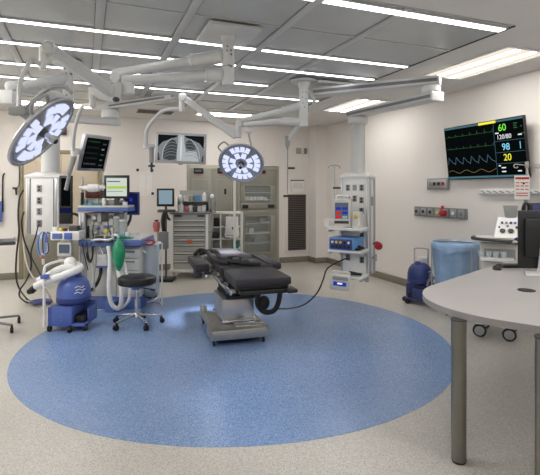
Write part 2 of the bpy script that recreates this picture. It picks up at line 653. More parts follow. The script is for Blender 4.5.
for a, c, pxd in ((0.045, 0.485, 198), (0.50, 0.945, 221.5)):
    dr = part('door', MB().box(a, c, -0.048, -0.031, 0.14, 1.93, 0.004), 'steeldoor', t)
    x, z = lx(pxd, 171, 1.80)
    fr_ = MB()
    x0_, x1_, z0_, z1_ = a + 0.06, c - 0.06, 0.95, 1.72
    for bx in ((x0_, x1_, z0_, z0_ + 0.008), (x0_, x1_, z1_ - 0.008, z1_), (x0_, x0_ + 0.008, z0_, z1_), (x1_ - 0.008, x1_, z0_, z1_)):
        fr_.box(bx[0], bx[1], -0.052, -0.049, bx[2], bx[3])
    part('panel_moulding', fr_, 'steelframe', dr)
    ds = part('display', MB().box(x - 0.095, x + 0.095, -0.056, -0.049, z - 0.055, z + 0.055, 0.002), 'black', dr, label='dark digital display')
    part('readout', MB().box(x - 0.07, x + 0.05, -0.0575, -0.0562, z - 0.015, z + 0.02), 'e_greyscr', ds)
    part('red_line', MB().box(x - 0.06, x + 0.06, -0.0515, -0.049, z - 0.085, z - 0.072), 'red', dr)
    if pxd > 210:
        xh, zh = lx(224.5, 191.5, 1.80)
        part('latch', MB().box(xh - 0.022, xh + 0.022, -0.062, -0.049, zh - 0.055, zh + 0.055, 0.006), 'black', dr)

t = thing('warming_cabinet', 'tall steel cabinet with two glazed doors beside the louvred panel', 'cabinet', mtx((gx0, YB, 0)))
W = gx1 - gx0
sh = MB()
sh.box(0.005, W - 0.005, 0.45, 0.47, 0.01, 1.99)
sh.box(0.005, 0.06, -0.02, 0.45, 0.01, 1.99).box(W - 0.06, W - 0.005, -0.02, 0.45, 0.01, 1.99)
sh.box(0.06, W - 0.06, -0.02, 0.45, 1.93, 1.99).box(0.06, W - 0.06, -0.02, 0.45, 0.01, 0.12)
sh.box(0.06, W - 0.06, -0.015, 0.45, 1.10, 1.14)
part('body', sh, 'steelframe', t)
for (z0, z1, wz0, wz1, nm) in ((1.13, 1.925, 1.245, 1.60, 'upper'), (0.13, 1.10, 0.25, 0.98, 'lower')):
    a, c = 0.065, W - 0.065
    w0, w1 = 0.155, W - 0.20
    f = MB()
    f.box(a, c, -0.045, -0.021, z0, wz0, 0.003).box(a, c, -0.045, -0.021, wz1, z1, 0.003)
    f.box(a, w0, -0.045, -0.021, wz0, wz1, 0.002).box(w1, c, -0.045, -0.021, wz0, wz1, 0.002)
    dr = part('door', f, 'steeldoor', t)
    part('glass_pane', MB().box(w0, w1, -0.036, -0.031, wz0, wz1), 'glass', dr)
    g = MB()
    g.box(w0 - 0.012, w1 + 0.012, -0.05, -0.0455, wz0 - 0.016, wz0).box(w0 - 0.012, w1 + 0.012, -0.05, -0.0455, wz1, wz1 + 0.016)
    g.box(w0 - 0.012, w0, -0.05, -0.0455, wz0, wz1).box(w1, w1 + 0.012, -0.05, -0.0455, wz0, wz1)
    part('glazing_trim', g, 'steelframe', dr)
    if nm == 'upper':
        part('handle', MB().box(W - 0.26, W - 0.13, -0.085, -0.046, 1.145, 1.215, 0.012), 'black', dr)
        part('handle', MB().box(0.10, 0.22, -0.085, -0.046, 1.145, 1.215, 0.012), 'black', dr)
        part('red_line', MB().box(0.30, 0.62, -0.048, -0.0455, 1.83, 1.845), 'red', dr)
        part('control_display', MB().box(0.48, 0.60, -0.050, -0.0455, 1.85, 1.91, 0.002), 'black', dr)
for z in (0.42, 0.62, 0.83):
    part('shelf', MB().box(0.07, W - 0.07, 0.02, 0.43, z, z + 0.012), 'white', t)
for z in (1.30, 1.45):
    part('shelf', MB().box(0.07, W - 0.07, 0.02, 0.43, z, z + 0.010), 'white', t)
for k in range(7):
    x = 0.17 + k * 0.077
    single('folded_blanket', MB().box(-0.032, 0.032, -0.13, 0.13, 0, 0.055 + 0.01 * (k % 2), 0.012), 'paper',
           'folded white cotton blanket in a row behind the upper cabinet glass', 'blanket', mtx((gx0 + x, YB + 0.18, 1.311)), 'blankets in the warming cabinet')
for k, (x, z, hgt, m) in enumerate(((0.20, 0.633, 0.13, 'grey'), (0.33, 0.633, 0.10, 'offwhite'), (0.45, 0.433, 0.14, 'midgrey'), (0.58, 0.843, 0.10, 'grey'))):
    single('storage_box', MB().box(-0.05, 0.05, -0.12, 0.12, 0, hgt, 0.006), m,
           ['grey box on the middle shelf of the glazed cabinet, nearer the steel doors', 'cream box on the middle shelf of the glazed cabinet',
            'dark grey box on the lowest shelf of the glazed cabinet', 'grey box on the top lower shelf of the glazed cabinet'][k], 'box', mtx((gx0 + x, YB + 0.18, z)))

# louvred panel and the fittings above
t, hw, hh = wall_thing('louvred_panel', 285, 190, 307.5, 259, 'tall white wall panel with a dark slatted return grille', 'vent')
part('frame', MB().box(-hw, hw, -0.02, -0.0005, -hh + 0.12, hh, 0.003), 'wall', t)
c0 = at_Y(287.2, 250.5); c1 = at_Y(305.2, 194.5); z0 = t.location.z
gx, gX, gz0, gz1 = c0.x - t.location.x, c1.x - t.location.x, c0.z - z0, c1.z - z0
part('grille_backing', MB().box(gx, gX, -0.024, -0.0205, gz0, gz1), 'ventgap', t)
n = 30
for k in range(n):
    z = gz0 + (gz1 - gz0) * (k + 0.5) / n
    part('slat', MB().box(gx, gX, -0.040, -0.0245, z - 0.011, z + 0.009, 0.002), 'vent', t)
g = MB()
g.box(gx - 0.02, gx, -0.042, -0.0205, gz0 - 0.02, gz1 + 0.02).box(gX, gX + 0.02, -0.042, -0.0205, gz0 - 0.02, gz1 + 0.02)
g.box(gx, gX, -0.042, -0.0205, gz0 - 0.02, gz0).box(gx, gX, -0.042, -0.0205, gz1, gz1 + 0.02)
part('grille_frame', g, 'offwhite', t)
t, hw, hh = wall_thing('control_box', 290.5, 180, 303, 192, 'white wall control box with dark top edge above the slatted grille', 'control panel')
part('box', MB().box(-hw, hw, -0.05, -0.0005, -hh, hh - 0.022, 0.005), 'white', t)
part('top_edge', MB().box(-hw - 0.004, hw + 0.004, -0.055, -0.0005, hh - 0.02, hh, 0.003), 'dgrey', t)
part('screen', MB().box(-hw * 0.75, hw * 0.75, -0.053, -0.0505, -hh * 0.4, hh * 0.5, 0.001), 'offwhite', t)
wall_single('thermostat', 296, 148, 300.8, 153.7, 0.02, 'steelframe', 'square grey wall thermostat high above the grille', 'thermostat')
wall_single('wall_switch', 304, 148.3, 306.7, 153.9, 0.02, 'midgrey', 'narrow dark wall switch high beside the thermostat', 'switch')
wall_single('hinge_block', 288.0, 167.4, 294, 169, 0.05, 'black', 'black hinge arm on the wall seam, upper one', 'hinge', group='hinge blocks on the wall seam')
wall_single('hinge_block', 283.2, 195, 288, 197, 0.05, 'black', 'black hinge arm on the wall seam, beside the top of the grille', 'hinge', group='hinge blocks on the wall seam')
wall_single('wall_seam_strip', 287.2, 140, 287.9, 194, 0.006, 'doorframe', 'thin vertical seam strip on the wall above the grille', 'strip', b=0)
# far left of the back wall
t, hw, hh = wall_thing('wall_bin', -10, 196, 2.5, 222, 'blue wall bin at the far end of the back wall beside the doors', 'bin')
part('body', MB().box(-hw, hw, -0.12, -0.0005, -hh, hh * 0.55, 0.01), 'blue', t)
part('lid', MB().box(-hw, hw, -0.13, -0.0005, hh * 0.6, hh, 0.008), 'white', t)
single('wall_cable', MB().tube([at_Y(4.5, 173, 8.88), at_Y(2.8, 178, 8.88), at_Y(2.6, 195, 8.88), at_Y(2.8, 212, 8.88)], 0.012, 8, 6), 'black',
       'black cord hanging down the wall beside the blue wall bin', 'cord', mtx(at_Y(2.8, 190, 8.88)), world=True)
t = thing('wall_handset', 'black handset hanging on a cord beside the door frame', 'handset', mtx(at_Y(15.5, 190, 8.86)))
part('handset_body', MB().beam(at_Y(12.5, 188, 8.86), at_Y(17.5, 188.5, 8.86), 0.035, 0.03, 0.008).beam(at_Y(15.8, 188, 8.86), at_Y(16.4, 195, 8.86), 0.03, 0.025, 0.006), 'black', t, True)
part('cord', MB().tube([at_Y(15, 166, 8.86), at_Y(19, 164, 8.87), at_Y(19.6, 176, 8.87), at_Y(19, 185, 8.87), at_Y(17, 188, 8.86)], 0.008, 6, 6), 'black', t, True)

# ================================================================== RIGHT WALL
RW = -pi / 2     # local x runs along -Y (viewer's right), y into the wall


def rw(py_z, Yc, dx=0.0):
    return mtx((XR - dx, Yc, py_z), RW)


# television, tipped forward
TW, TH = 1.24, 0.70
Xtv = mtx((XR - 0.055, 4.40, 1.645), RW) @ Matrix.Rotation(radians(7), 4, 'X')
t = thing('television', 'large black wall television showing patient vital sign traces', 'television', Xtv)
part('housing', MB().box(-TW / 2, TW / 2, -0.02, 0.02, 0, TH, 0.008), 'black', t)
mt = MB()
mt.box(-0.2, 0.2, 0.02, 0.045, 0.02, 0.5, 0.004)
part('wall_mount', mt, 'dgrey', t)
sc = part('screen', MB().box(-TW / 2 + 0.012, TW / 2 - 0.012, -0.0215, -0.0202, 0.014, TH - 0.012), 'e_black', t)
w2 = TW / 2 - 0.012
part('title_bar', MB().box(-w2, w2, -0.0225, -0.0217, TH - 0.034, TH - 0.013), 'e_teal', sc)
part('alarm_bar', MB().box(-0.02, 0.24, -0.0235, -0.0227, TH - 0.038, TH - 0.010), 'e_yellow', sc)
part('status_bar', MB().box(-w2, w2, -0.0225, -0.0217, 0.016, 0.040), 'e_teal', sc)
xs = 0.20
dv = MB()
dv.box(xs, xs + 0.004, -0.0225, -0.0217, 0.04, TH - 0.035)
for z in (0.175, 0.305, 0.44):
    dv.box(xs, w2, -0.0225, -0.0217, z, z + 0.004)
part('dividers', dv, 'e_teal', sc)
R90 = Matrix.Rotation(pi / 2, 4, 'X')


def tx(s, size, x, z):
    return MB().text(s, size, Matrix.Translation((x, -0.0227, z)) @ R90)


part('number', tx('60', 0.115, 0.325, 0.593), 'e_green', sc, label='green number 60')
part('number', tx('120/80', 0.074, 0.34, 0.487), 'e_white', sc, label='white reading 120/80')
part('number', tx('98', 0.112, 0.355, 0.366), 'e_cyan', sc, label='blue number 98')
part('number', tx('20', 0.112, 0.365, 0.243), 'e_yellow', sc, label='yellow number 20')
sm = MB()
for (x, z, w) in ((0.48, 0.62, 0.05), (0.48, 0.595, 0.04), (0.48, 0.57, 0.05), (0.57, 0.50, 0.05), (0.57, 0.58, 0.02)):
    sm.box(x, x + w, -0.0225, -0.0217, z, z + 0.009)
part('small_readouts', sm, 'e_dgreen', sc)
sm = MB()
for (x, z, w) in ((0.27, 0.120, 0.06), (0.27, 0.075, 0.06), (0.49, 0.075, 0.05), (0.23, 0.145, 0.03), (0.53, 0.485, 0.05), (0.22, 0.53, 0.05)):
    sm.box(x, x + w, -0.0225, -0.0217, z, z + 0.014)
part('small_readouts', sm, 'e_white', sc)
part('level_bar', MB().box(0.545, 0.553, -0.0225, -0.0217, 0.335, 0.415), 'e_cyan', sc)


def trace(fn, z, m, r=0.0022, n=150):
    pts = []
    for k in range(n + 1):
        u = k / n
        pts.append((-w2 + 0.02 + u * (xs + w2 - 0.03), -0.0232, z + fn(u)))
    part('trace', MB().tube(pts, r, 4, 1), m, sc)


def ecg(u, amp):
    p = (u * 6.5) % 1.0
    if 0.42 < p < 0.46: return amp * (p - 0.42) / 0.04
    if 0.46 <= p < 0.50: return amp * (1 - (p - 0.46) / 0.04 * 1.3)
    if 0.50 <= p < 0.54: return amp * -0.3 * (1 - (p - 0.5) / 0.04)
    if 0.6 < p < 0.75: return amp * 0.2 * sin((p - 0.6) / 0.15 * pi)
    return 0


def saw(u):
    p = (u * 6.0) % 1.0
    return 0.10 * (p / 0.18 if p < 0.18 else math.exp(-(p - 0.18) * 2.6) + 0.06 * sin((p - 0.3) * 12) * (1 if 0.35 < p < 0.6 else 0))


trace(lambda u: ecg(u, 0.045), 0.565, 'e_dgreen', 0.0015)
trace(lambda u: ecg(u, 0.04), 0.405, 'e_dgreen', 0.0015)
trace(saw, 0.20, 'e_dcyan', 0.0019)
trace(lambda u: 0.018 * sin(u * 20), 0.105, 'e_dyel', 0.0017)

# small socket box, outlet rail with coloured fittings, dispenser rail
t = thing('socket_box', 'small grey wall box of sockets just below the television corner', 'socket', rw(1.595, 5.29))
part('box', MB().box(-0.21, 0.21, -0.035, -0.0005, -0.08, 0.08, 0.006), 'grey', t)
part('face_plate', MB().box(-0.185, 0.185, -0.038, -0.0355, -0.06, 0.06, 0.001), 'alu', t)
for k, m in enumerate(('grey', 'black', 'black', 'red')):
    part('socket', MB().cyl((-0.13 + k * 0.085, -0.0385, 0), (-0.13 + k * 0.085, -0.052, 0), 0.026, n=14, b=0.004), m, t)
t = thing('gas_outlet_rail', 'long grey medical gas outlet panel with a red fitting on the right wall', 'outlet panel', rw(1.19, 5.27))
part('panel', MB().box(-0.52, 0.52, -0.03, -0.0005, -0.07, 0.07, 0.004), 'midgrey', t)
for k in range(7):
    x = -0.46 + k * 0.15
    o = part('outlet', MB().box(x - 0.05, x + 0.05, -0.036, -0.0305, -0.055, 0.055, 0.004), 'grey', t)
    if k == 4:
        continue
    part('outlet_port', MB().cyl((x, -0.0365, 0.0), (x, -0.048, 0.0), 0.024, n=14, b=0.003), ('black', 'black', 'black', 'yellow', 'red', 'white', 'midgrey')[k], o)
part('red_fitting', MB().cyl((0.14, -0.0365, -0.005), (0.14, -0.12, -0.005), 0.046, 0.038, n=18, b=0.008).cyl((0.14, -0.08, 0.05), (0.14, -0.08, 0.10), 0.02), 'red', t)
t = thing('wall_rail', 'white horizontal hook rail on the right wall under the television', 'rail', rw(1.485, 4.0))
part('rail_bar', MB().box(-0.53, 0.53, -0.018, -0.0005, -0.028, 0.03, 0.004), 'white', t)
part('lip', MB().box(-0.53, 0.53, -0.05, -0.019, -0.028, -0.02, 0.002), 'alu', t)
for k in range(11):
    x = -0.48 + k * 0.095
    part('hook', MB().beam((x - 0.03, -0.022, 0.012), (x + 0.03, -0.022, -0.012), 0.005, 0.012), 'grey', t)

# ================================================================== CEILING BOOMS
def cyl_v(mb, px, d, py0, py1, r, n=24, b=0.004):
    a = at(px, HY, d)
    z0, z1 = CH - (py0 - HY) * d / FOC, CH - (py1 - HY) * d / FOC
    return mb.cyl((a.x, a.y, min(z0, z1)), (a.x, a.y, max(z0, z1)), r, n=n, b=b)


def zto(px, d, py):
    return CH - (py - HY) * d / FOC


def round_arm(mb, p0, p1, r0, r1):
    return mb.cyl(p0, p1, r0, r1, n=20, b=0.012)


# --- centre boom: plate, stem, two arms, a spring arm with the light yoke, a second spring arm with the display yoke
o = at(228, 30, 3.90)
t = thing('light_boom', 'ceiling light boom with square plate whose two arms reach over the doors', 'ceiling boom', mtx((o.x, o.y, 2.2)))
part('ceiling_plate', MB().box(o.x - 0.22, o.x + 0.22, o.y - 0.24, o.y + 0.24, H - 0.055, H - 0.0245, 0.008), 'boom', t, True)
st = MB()
st.cyl((o.x, o.y, 2.375), (o.x, o.y, 2.775), 0.051, n=28, b=0.006)
st.lathe([(0.051, 0), (0.051, 0.008), (0.060, 0.03), (0.060, 0.05)], mtx((o.x, o.y, 2.735)), 28)
stem = part('stem', st, 'boom', t, True)
part('stem_joint', MB().cyl((o.x, o.y, 2.528), (o.x, o.y, 2.534), 0.0525, n=28), 'grey', stem, True)
for px, py in ((227.5, 46), (231, 50), (227, 50.5), (231.2, 54), (229, 65), (231, 66)):
    c = at(px, py, 3.842)
    part('screw', MB().cyl(c, c + FW * 0.02, 0.006, n=8), 'black', stem, True)
a0, a1 = at(224, 56, 3.90), at(113, 73.5, 4.25)
b0, b1 = at(224, 75, 3.90), at(122, 80, 4.05)
m_ = a0.lerp(a1, 0.27); n_ = b0.lerp(b1, 0.16)
ar = part('arm', round_arm(MB(), a0, m_, 0.058, 0.054).cyl(m_, a1, 0.043, 0.036, n=20, b=0.01), 'boom', t, True)
part('clamp_ring', MB().cyl(m_.lerp(a0, 0.06), m_.lerp(a0, -0.02), 0.060, n=24, b=0.004), 'white', ar, True)
ar = part('arm', round_arm(MB(), b0, n_, 0.058, 0.054).cyl(n_, b1, 0.043, 0.038, n=20, b=0.01), 'boom', t, True)
part('clamp_ring', MB().cyl(n_.lerp(b0, 0.06), n_.lerp(b0, -0.02), 0.060, n=24, b=0.004), 'white', ar, True)
el = at(117, 78, 4.05)
part('elbow', MB().cyl(el - FW * 0.05, el + FW * 0.05, 0.045, n=24, b=0.008), 'boom', t, True)
ew = MB()
q0, q1 = at(121.5, 82, 4.05), at(134, 94, 4.05)
X_ = mtx((q0 + q1) / 2, -YAW)
ew.box(-0.052, 0.052, -0.04, 0.04, -0.052, 0.052, 0.012, X_)
part('elbow_housing', ew, 'white', t, True)
top = at(50, 49, 3.45)
dn = at(112, 92, 3.95)
part('spring_arm', MB().beam(top, dn, 0.062, 0.085, 0.016, 0.062, 0.10), 'boom', t, True)
ps = at(115, 96, 3.97)
part('spring_pivot', MB().beam(at(118, 82, 3.97), at(116, 103, 3.97), 0.07, 0.075, 0.02), 'boom', t, True)
part('pivot_cap', MB().cyl(top - FW * 0.05, top + FW * 0.05, 0.047, n=28, b=0.008).torus(0.032, 0.004, Matrix.Translation(top - FW * 0.052) @ mtx((0, 0, 0), -YAW) @ Matrix.Rotation(pi / 2, 4, 'X'), 24, 6), 'boom', t, True)
sl = at(42.5, 57, 3.45)
part('yoke_sleeve', MB().cyl(at(42.5, 46, 3.45), at(43, 70, 3.45), 0.026, n=20, b=0.004), 'white', t, True)
part('yoke_tube', MB().tube([at(43, 68, 3.45), at(38, 63, 3.42), at(33, 60, 3.36), at(28.5, 64, 3.32), at(22, 77, 3.28), at(19.5, 86, 3.25), at(19.3, 98, 3.22), at(19, 110, 3.2)], 0.0155, 10, 6), 'boom', t, True)
# display yoke
hy = MB()
hy.tube([at(116, 97, 4.0), at(104, 95, 4.0), at(96, 92, 4.0), at(92, 89, 4.0)], [0.05, 0.045, 0.042, 0.040], 14, 6)
hy.cyl(at(92, 87, 4.0), at(92.5, 107, 4.02), 0.030, n=16, b=0.006)
part('display_yoke', hy, 'boom', t, True)
part('yoke_cap', MB().ell(at(116, 99.5, 3.93), (0.03, 0.03, 0.022)), 'dgrey', t, True)
part('display_tube', MB().tube([at(93, 107, 4.02), at(88, 105, 4.1), at(83, 106, 4.2), at(79, 114, 4.3), at(75, 128, 4.45), at(73.5, 142, 4.6), at(73.6, 150, 4.68)], 0.017, 10, 6), 'boom', t, True)

# --- left stem with two short arms
o = at(68.3, 66, 4.80)
t = thing('light_boom', 'ceiling boom with perforated white stem behind the big tilted surgical light', 'ceiling boom', mtx((o.x, o.y, 2.2)))
part('ceiling_plate', MB().cyl((o.x, o.y, H - 0.05), (o.x, o.y, H - 0.021), 0.15, n=32, b=0.006), 'boom', t, True)
zb = zto(68, 4.8, 101)
stem = part('stem', MB().cyl((o.x, o.y, zb), (o.x, o.y, H - 0.05), 0.052, n=28, b=0.006), 'boom', t, True)
for px, py in ((64.8, 68.5), (72, 69), (66, 73), (70.3, 73.5), (67.3, 86.5), (71, 74), (66.5, 95)):
    c = at(px, py, 4.742)
    part('screw', MB().cyl(c, c + FW * 0.02, 0.007, n=8), 'dgrey', stem, True)
e1 = at(21, 87, 4.35)
part('arm', round_arm(MB(), at(66, 78, 4.80), e1, 0.055, 0.04), 'boom', t, True)
part('arm', round_arm(MB(), at(66, 99, 4.85), at(14, 86, 4.35), 0.046, 0.052), 'boom', t, True)
part('elbow', MB().ell(at(11.5, 86.5, 4.3), (0.055, 0.055, 0.05), e=0.8), 'white', t, True)
X_ = mtx(at(7, 97, 4.3), -YAW)
part('elbow_housing', MB().box(-0.07, 0.075, -0.05, 0.05, -0.07, 0.06, 0.014, X_), 'white', t, True)
part('drop_arm', MB().beam(at(0, 92, 4.28), at(-14, 108, 4.2), 0.06, 0.08, 0.015), 'boom', t, True)

# --- right-centre stem, arms, x-ray spring arm
o = at(303.7, 85, 5.60)
t = thing('light_boom', 'ceiling boom beside the shelf boom carrying the round lit surgical light', 'ceiling boom', mtx((o.x, o.y, 2.2)))
part('ceiling_plate', MB().cyl((o.x, o.y, H - 0.045), (o.x, o.y, H - 0.021), 0.16, n=32, b=0.006), 'boom', t, True)
st = MB().cyl((o.x, o.y, zto(303.7, 5.6, 127)), (o.x, o.y, H - 0.045), 0.055, n=28, b=0.006)
st.lathe([(0.055, 0), (0.075, 0.05), (0.075, 0.07)], mtx((o.x, o.y, H - 0.115)), 28)
stem = part('stem', st, 'boom', t, True)
for px, py in ((302.5, 92), (306, 92), (302.5, 97), (306, 98.5), (303, 103), (304.5, 107)):
    c = at(px, py, 5.54)
    part('screw', MB().cyl(c, c + FW * 0.02, 0.006, n=8), 'dgrey', stem, True)
part('arm', MB().cyl(at(302, 105.5, 5.6), at(282, 111.5, 5.72), 0.052, n=20, b=0.01).cyl(at(282, 111.5, 5.72), at(240, 121, 6.1), 0.042, 0.036, n=20, b=0.01), 'boom', t, True)
part('arm', MB().cyl(at(302, 122, 5.6), at(282, 121, 5.72), 0.050, n=20, b=0.01).cyl(at(282, 121, 5.72), at(244, 125, 6.05), 0.042, 0.036, n=20, b=0.01), 'boom', t, True)
el = at(241, 123, 6.1)
part('elbow', MB().cyl(el - Vector((0, 0, 0.05)), el + Vector((0, 0, 0.05)), 0.055, n=24, b=0.01), 'boom', t, True)
X_ = mtx(at(248.5, 129, 6.05), -YAW)
part('elbow_housing', MB().box(-0.045, 0.045, -0.04, 0.04, -0.05, 0.05, 0.012, X_), 'white', t, True)
tp, dn = at(183, 97.5, 6.25), at(237, 136.5, 6.12)
part('spring_arm', MB().beam(tp, dn, 0.065, 0.085, 0.016, 0.065, 0.105), 'boom', t, True)
part('spring_pivot', MB().cyl(at(238.5, 120, 6.1), at(238.5, 138, 6.1), 0.042, n=18, b=0.01), 'boom', t, True)
part('pivot_cap', MB().cyl(tp - FW * 0.05, tp + FW * 0.05, 0.055, n=28, b=0.008), 'boom', t, True)
part('yoke_sleeve', MB().cyl(at(181.5, 94, 6.25), at(181.5, 112, 6.25), 0.036, n=20, b=0.005), 'white', t, True)
part('display_tube', MB().tube([at(182, 109.5, 6.25), at(172, 109, 6.25), at(163, 111, 6.25), at(155, 118, 6.25), at(148.5, 126, 6.27), at(146, 134, 6.3), at(146, 147, 6.32)], 0.027, 12, 6), 'boom', t, True)
part('light_yoke', MB().tube([at(247.5, 126, 6.05), at(249.5, 137, 6.1), at(251.5, 146, 6.15), at(251, 156, 6.22), at(247, 162, 6.3)], 0.016, 10, 6), 'boom', t, True)
sp = MB()
sp.tube([at(306, 88, 5.62), at(310, 93, 5.66), at(314, 100, 5.7), at(313, 108, 5.75)], 0.022, 10, 5)
part('bracket', sp, 'boom', t, True)
part('spare_arm', MB().beam(at(313.5, 106, 5.75), at(288, 140.5, 5.9), 0.05, 0.055, 0.014), 'boom', t, True)
part('spare_joint', MB().cyl(at(287.5, 136, 5.9), at(287.5, 146, 5.9), 0.032, n=16, b=0.006).cyl(at(287.5, 146, 5.9), at(287.5, 149.5, 5.9), 0.018, 0.010), 'grey', t, True)
part('spare_drop_rod', MB().cyl(at(287.5, 147, 5.9), at(287.5, 194, 5.9), 0.005, n=8), 'grey', t, True)


# --- surgical light heads
def light_head(label, centre, n, up, R, handle_dir):
    n = n.normalized()
    x = up.cross(n).normalized()
    y = n.cross(x)
    X = Matrix((x, y, n)).transposed().to_4x4()
    X.translation = centre
    t = thing('surgical_light', label, 'surgical light', X, 'surgical light heads')
    k = R / 0.31
    part('housing', MB().lathe([(0, -0.085 * k), (0.10 * k, -0.085 * k), (0.20 * k, -0.062 * k), (0.285 * k, -0.03 * k), (0.300 * k, -0.005 * k), (0.292 * k, 0.004), (0, 0.004)], None, 48), 'grey', t)
    part('rim', MB().torus(R * 0.975, 0.017 * k, None, 56, 10), 'alu', t)
    face = part('lens_plate', MB().lathe([(0, 0.0045), (0.278 * k, 0.0045), (0.278 * k, 0.008), (0, 0.008)], None, 48), 'alu', t)

    def pad(rc, a, rl, tl):
        Xp = Matrix.Rotation(a, 4, 'Z') @ Matrix.Translation((rc * k, 0, 0.012))
        part('led_module', MB().box(-rl * k / 2, rl * k / 2, -tl * k / 2, tl * k / 2, -0.004, 0.005, 0.018 * k, Xp), 'e_led', face)
    for q in range(4):
        for j in range(4):
            pad(0.222, q * pi / 2 + (j - 1.5) * 0.315 + 0.3, 0.082, 0.060)
    for q in range(4):
        for s in (-1, 1):
            pad(0.122, q * pi / 2 + s * 0.36 + 0.3, 0.084, 0.068)
    hub = part('hub', MB().cyl((0, 0, 0.008), (0, 0, 0.030), 0.040 * k, 0.034 * k, n=24, b=0.005), 'dgrey', t)
    part('sterile_handle', MB().cyl((0, 0, 0.03), (0, 0, 0.075 * k), 0.02 * k, n=18).cyl((0, 0, 0.075 * k), (0, 0, 0.115 * k), 0.032 * k, 0.024 * k, n=18, b=0.006), 'alu', hub)
    part('handle_tip', MB().cyl((0, 0, 0.115 * k), (0, 0, 0.130 * k), 0.023 * k, 0.018 * k, n=18, b=0.004), 'black', hub)
    for s in (0,):
        a = handle_dir
        c, s_ = cos(a), sin(a)
        e = [Vector((c * R * 0.95 - s_ * u, s_ * R * 0.95 + c * u, -0.02)) for u in (-0.07, 0.07)]
        f = [Vector((c * R * 1.22 - s_ * u, s_ * R * 1.22 + c * u, -0.03)) for u in (-0.055, 0.055)]
        part('side_handle', MB().tube([e[0], f[0], f[1], e[1]], 0.012 * k, 8, 6), 'grey', t)
    return t


UPv = Vector((0, 0, 1))


def facing(c, ratio, sx, sy):
    """face normal for a head seen from the photograph's place: ratio = short over long axis, (sx, sy) = lean to the right / up"""
    w = (Vector((0, 0, CH)) - c).normalized()
    r_ = (RT - w * RT.dot(w)).normalized()
    u_ = (UPv - w * UPv.dot(w) - r_ * UPv.dot(r_)).normalized()
    k = sqrt(1 - ratio * ratio)
    return (w * ratio + (r_ * sx + u_ * sy).normalized() * k).normalized()


L1c = at(42.5, 131.5, 3.2)
n1 = facing(L1c, 0.34, 0.75, -0.66)
L1 = light_head('large surgical light head steeply tilted, blue-white lit, hanging before the service column', L1c, n1, Vector((0, 0, 1)), 0.29, 2.6)
ring = MB()
ring.tube([at(24, 112, 3.25), at(33, 101, 3.2), at(45, 91, 3.15), at(56, 86.5, 3.12), at(66, 88, 3.12), at(72, 93, 3.12)], 0.013, 10, 6)
part('ring_handle', ring, 'grey', L1, True)
X_ = mtx(at(19, 111.5, 3.2), -YAW)
part('head_box', MB().box(-0.058, 0.06, -0.035, 0.035, -0.028, 0.03, 0.008, X_), 'grey', L1, True)
part('head_bracket', MB().beam(at(22, 114, 3.2), at(34, 122, 3.22), 0.05, 0.04, 0.01), 'grey', L1, True)
L2c = at(241.3, 163, 6.2)
n2 = facing(L2c, 0.83, -0.2, -0.98)
L2 = light_head('round surgical light head facing the room, blue-white lit, in front of the steel cabinets', L2c, n2, Vector((0.25, 0, 1)), 0.298, pi * 0.83)


# --- display heads
def display(name, label, cat, tl, tr, bl, dt, frame_m, scr_m, bez=0.035, yaw_normal=None):
    """flat display from three world corners of its front"""
    x = (tr - tl); W = x.length; x.normalize()
    z = (tl - bl); z = (z - x * z.dot(x)); Hh = z.length; z.normalize()
    y = z.cross(x)          # away from the viewer
    X = Matrix((x, y, z)).transposed().to_4x4()
    X.translation = bl + x * W / 2
    t = thing(name, label, cat, X)
    part('housing', MB().box(-W / 2, W / 2, 0, dt, 0, Hh, 0.008), frame_m, t)
    s = part('screen', MB().box(-W / 2 + bez, W / 2 - bez, -0.0015, 0.001, bez, Hh - bez), scr_m, t)
    return t, s, W, Hh


dc = 4.75
tl = at(87, 134.3, dc - 0.02); tr = at(113.5, 137.7, dc + 0.30); bl = at(77.7, 170.6, dc + 0.02)
t, s, W, Hh = display('vital_display', 'grey framed display tilted sideways with dark traces, hung from the ceiling boom', 'monitor', tl, tr, bl, 0.045, 'alu', 'e_black', 0.03)
for k, (m, z) in enumerate((('e_dgreen', 0.82), ('x1', 0.66), ('x1', 0.5), ('x1', 0.36), ('x2', 0.2))):
    pts = [(-W / 2 + 0.05 + u * (W - 0.2) / 40, -0.003, Hh * z + (0.012 if u % 5 == 2 else -0.004)) for u in range(41)]
    part('trace', MB().tube(pts, 0.0009, 4, 1), m, s)
rd = MB()
for k in range(5):
    part('readout', MB().box(W / 2 - 0.11, W / 2 - 0.06 - 0.015 * (k % 2), -0.003, -0.0018, Hh * (0.16 + 0.15 * k), Hh * (0.16 + 0.15 * k) + 0.014), ('x1', 'e_dgreen', 'x1', 'x2', 'x1')[k], s)

mtp = at(73.8, 152, 4.72)
mm = MB().cyl(at(74, 148, 4.70), at(74, 156, 4.72), 0.032, n=16, b=0.006)
mm.beam(at(74, 152, 4.72), at(81, 150, 4.80), 0.05, 0.05, 0.01)
part('tilt_joint', mm, 'white', t, True)
part('grip', MB().cyl(at(74, 156, 4.72), at(68.5, 175, 4.74), 0.030, 0.024, n=16, b=0.006).cyl(at(70, 171, 4.735), at(66, 190, 4.75), 0.016, 0.020, n=12), 'grey', t, True)

dc = 6.35
tl = at(156, 131.7, dc); tr = at(207, 134.2, dc + 0.12); bl = at(154.8, 162.6, dc)
t, s, W, Hh = display('xray_display', 'wide grey framed display showing a chest x-ray, hung from the ceiling', 'monitor', tl, tr, bl, 0.05, 'alu', 'x0', 0.034)
sw, shh = W - 0.068, Hh - 0.068
z0 = 0.034


def flat(pts, m, y, nm):
    poly = [(-sw / 2 + u * sw, z0 + v * shh) for u, v in pts]
    X_ = Matrix(((1, 0, 0, 0), (0, 0, 1, 0), (0, 1, 0, 0), (0, 0, 0, 1)))
    part(nm, MB().prism(poly, y - 0.0006, y, 0, X_), m, s)


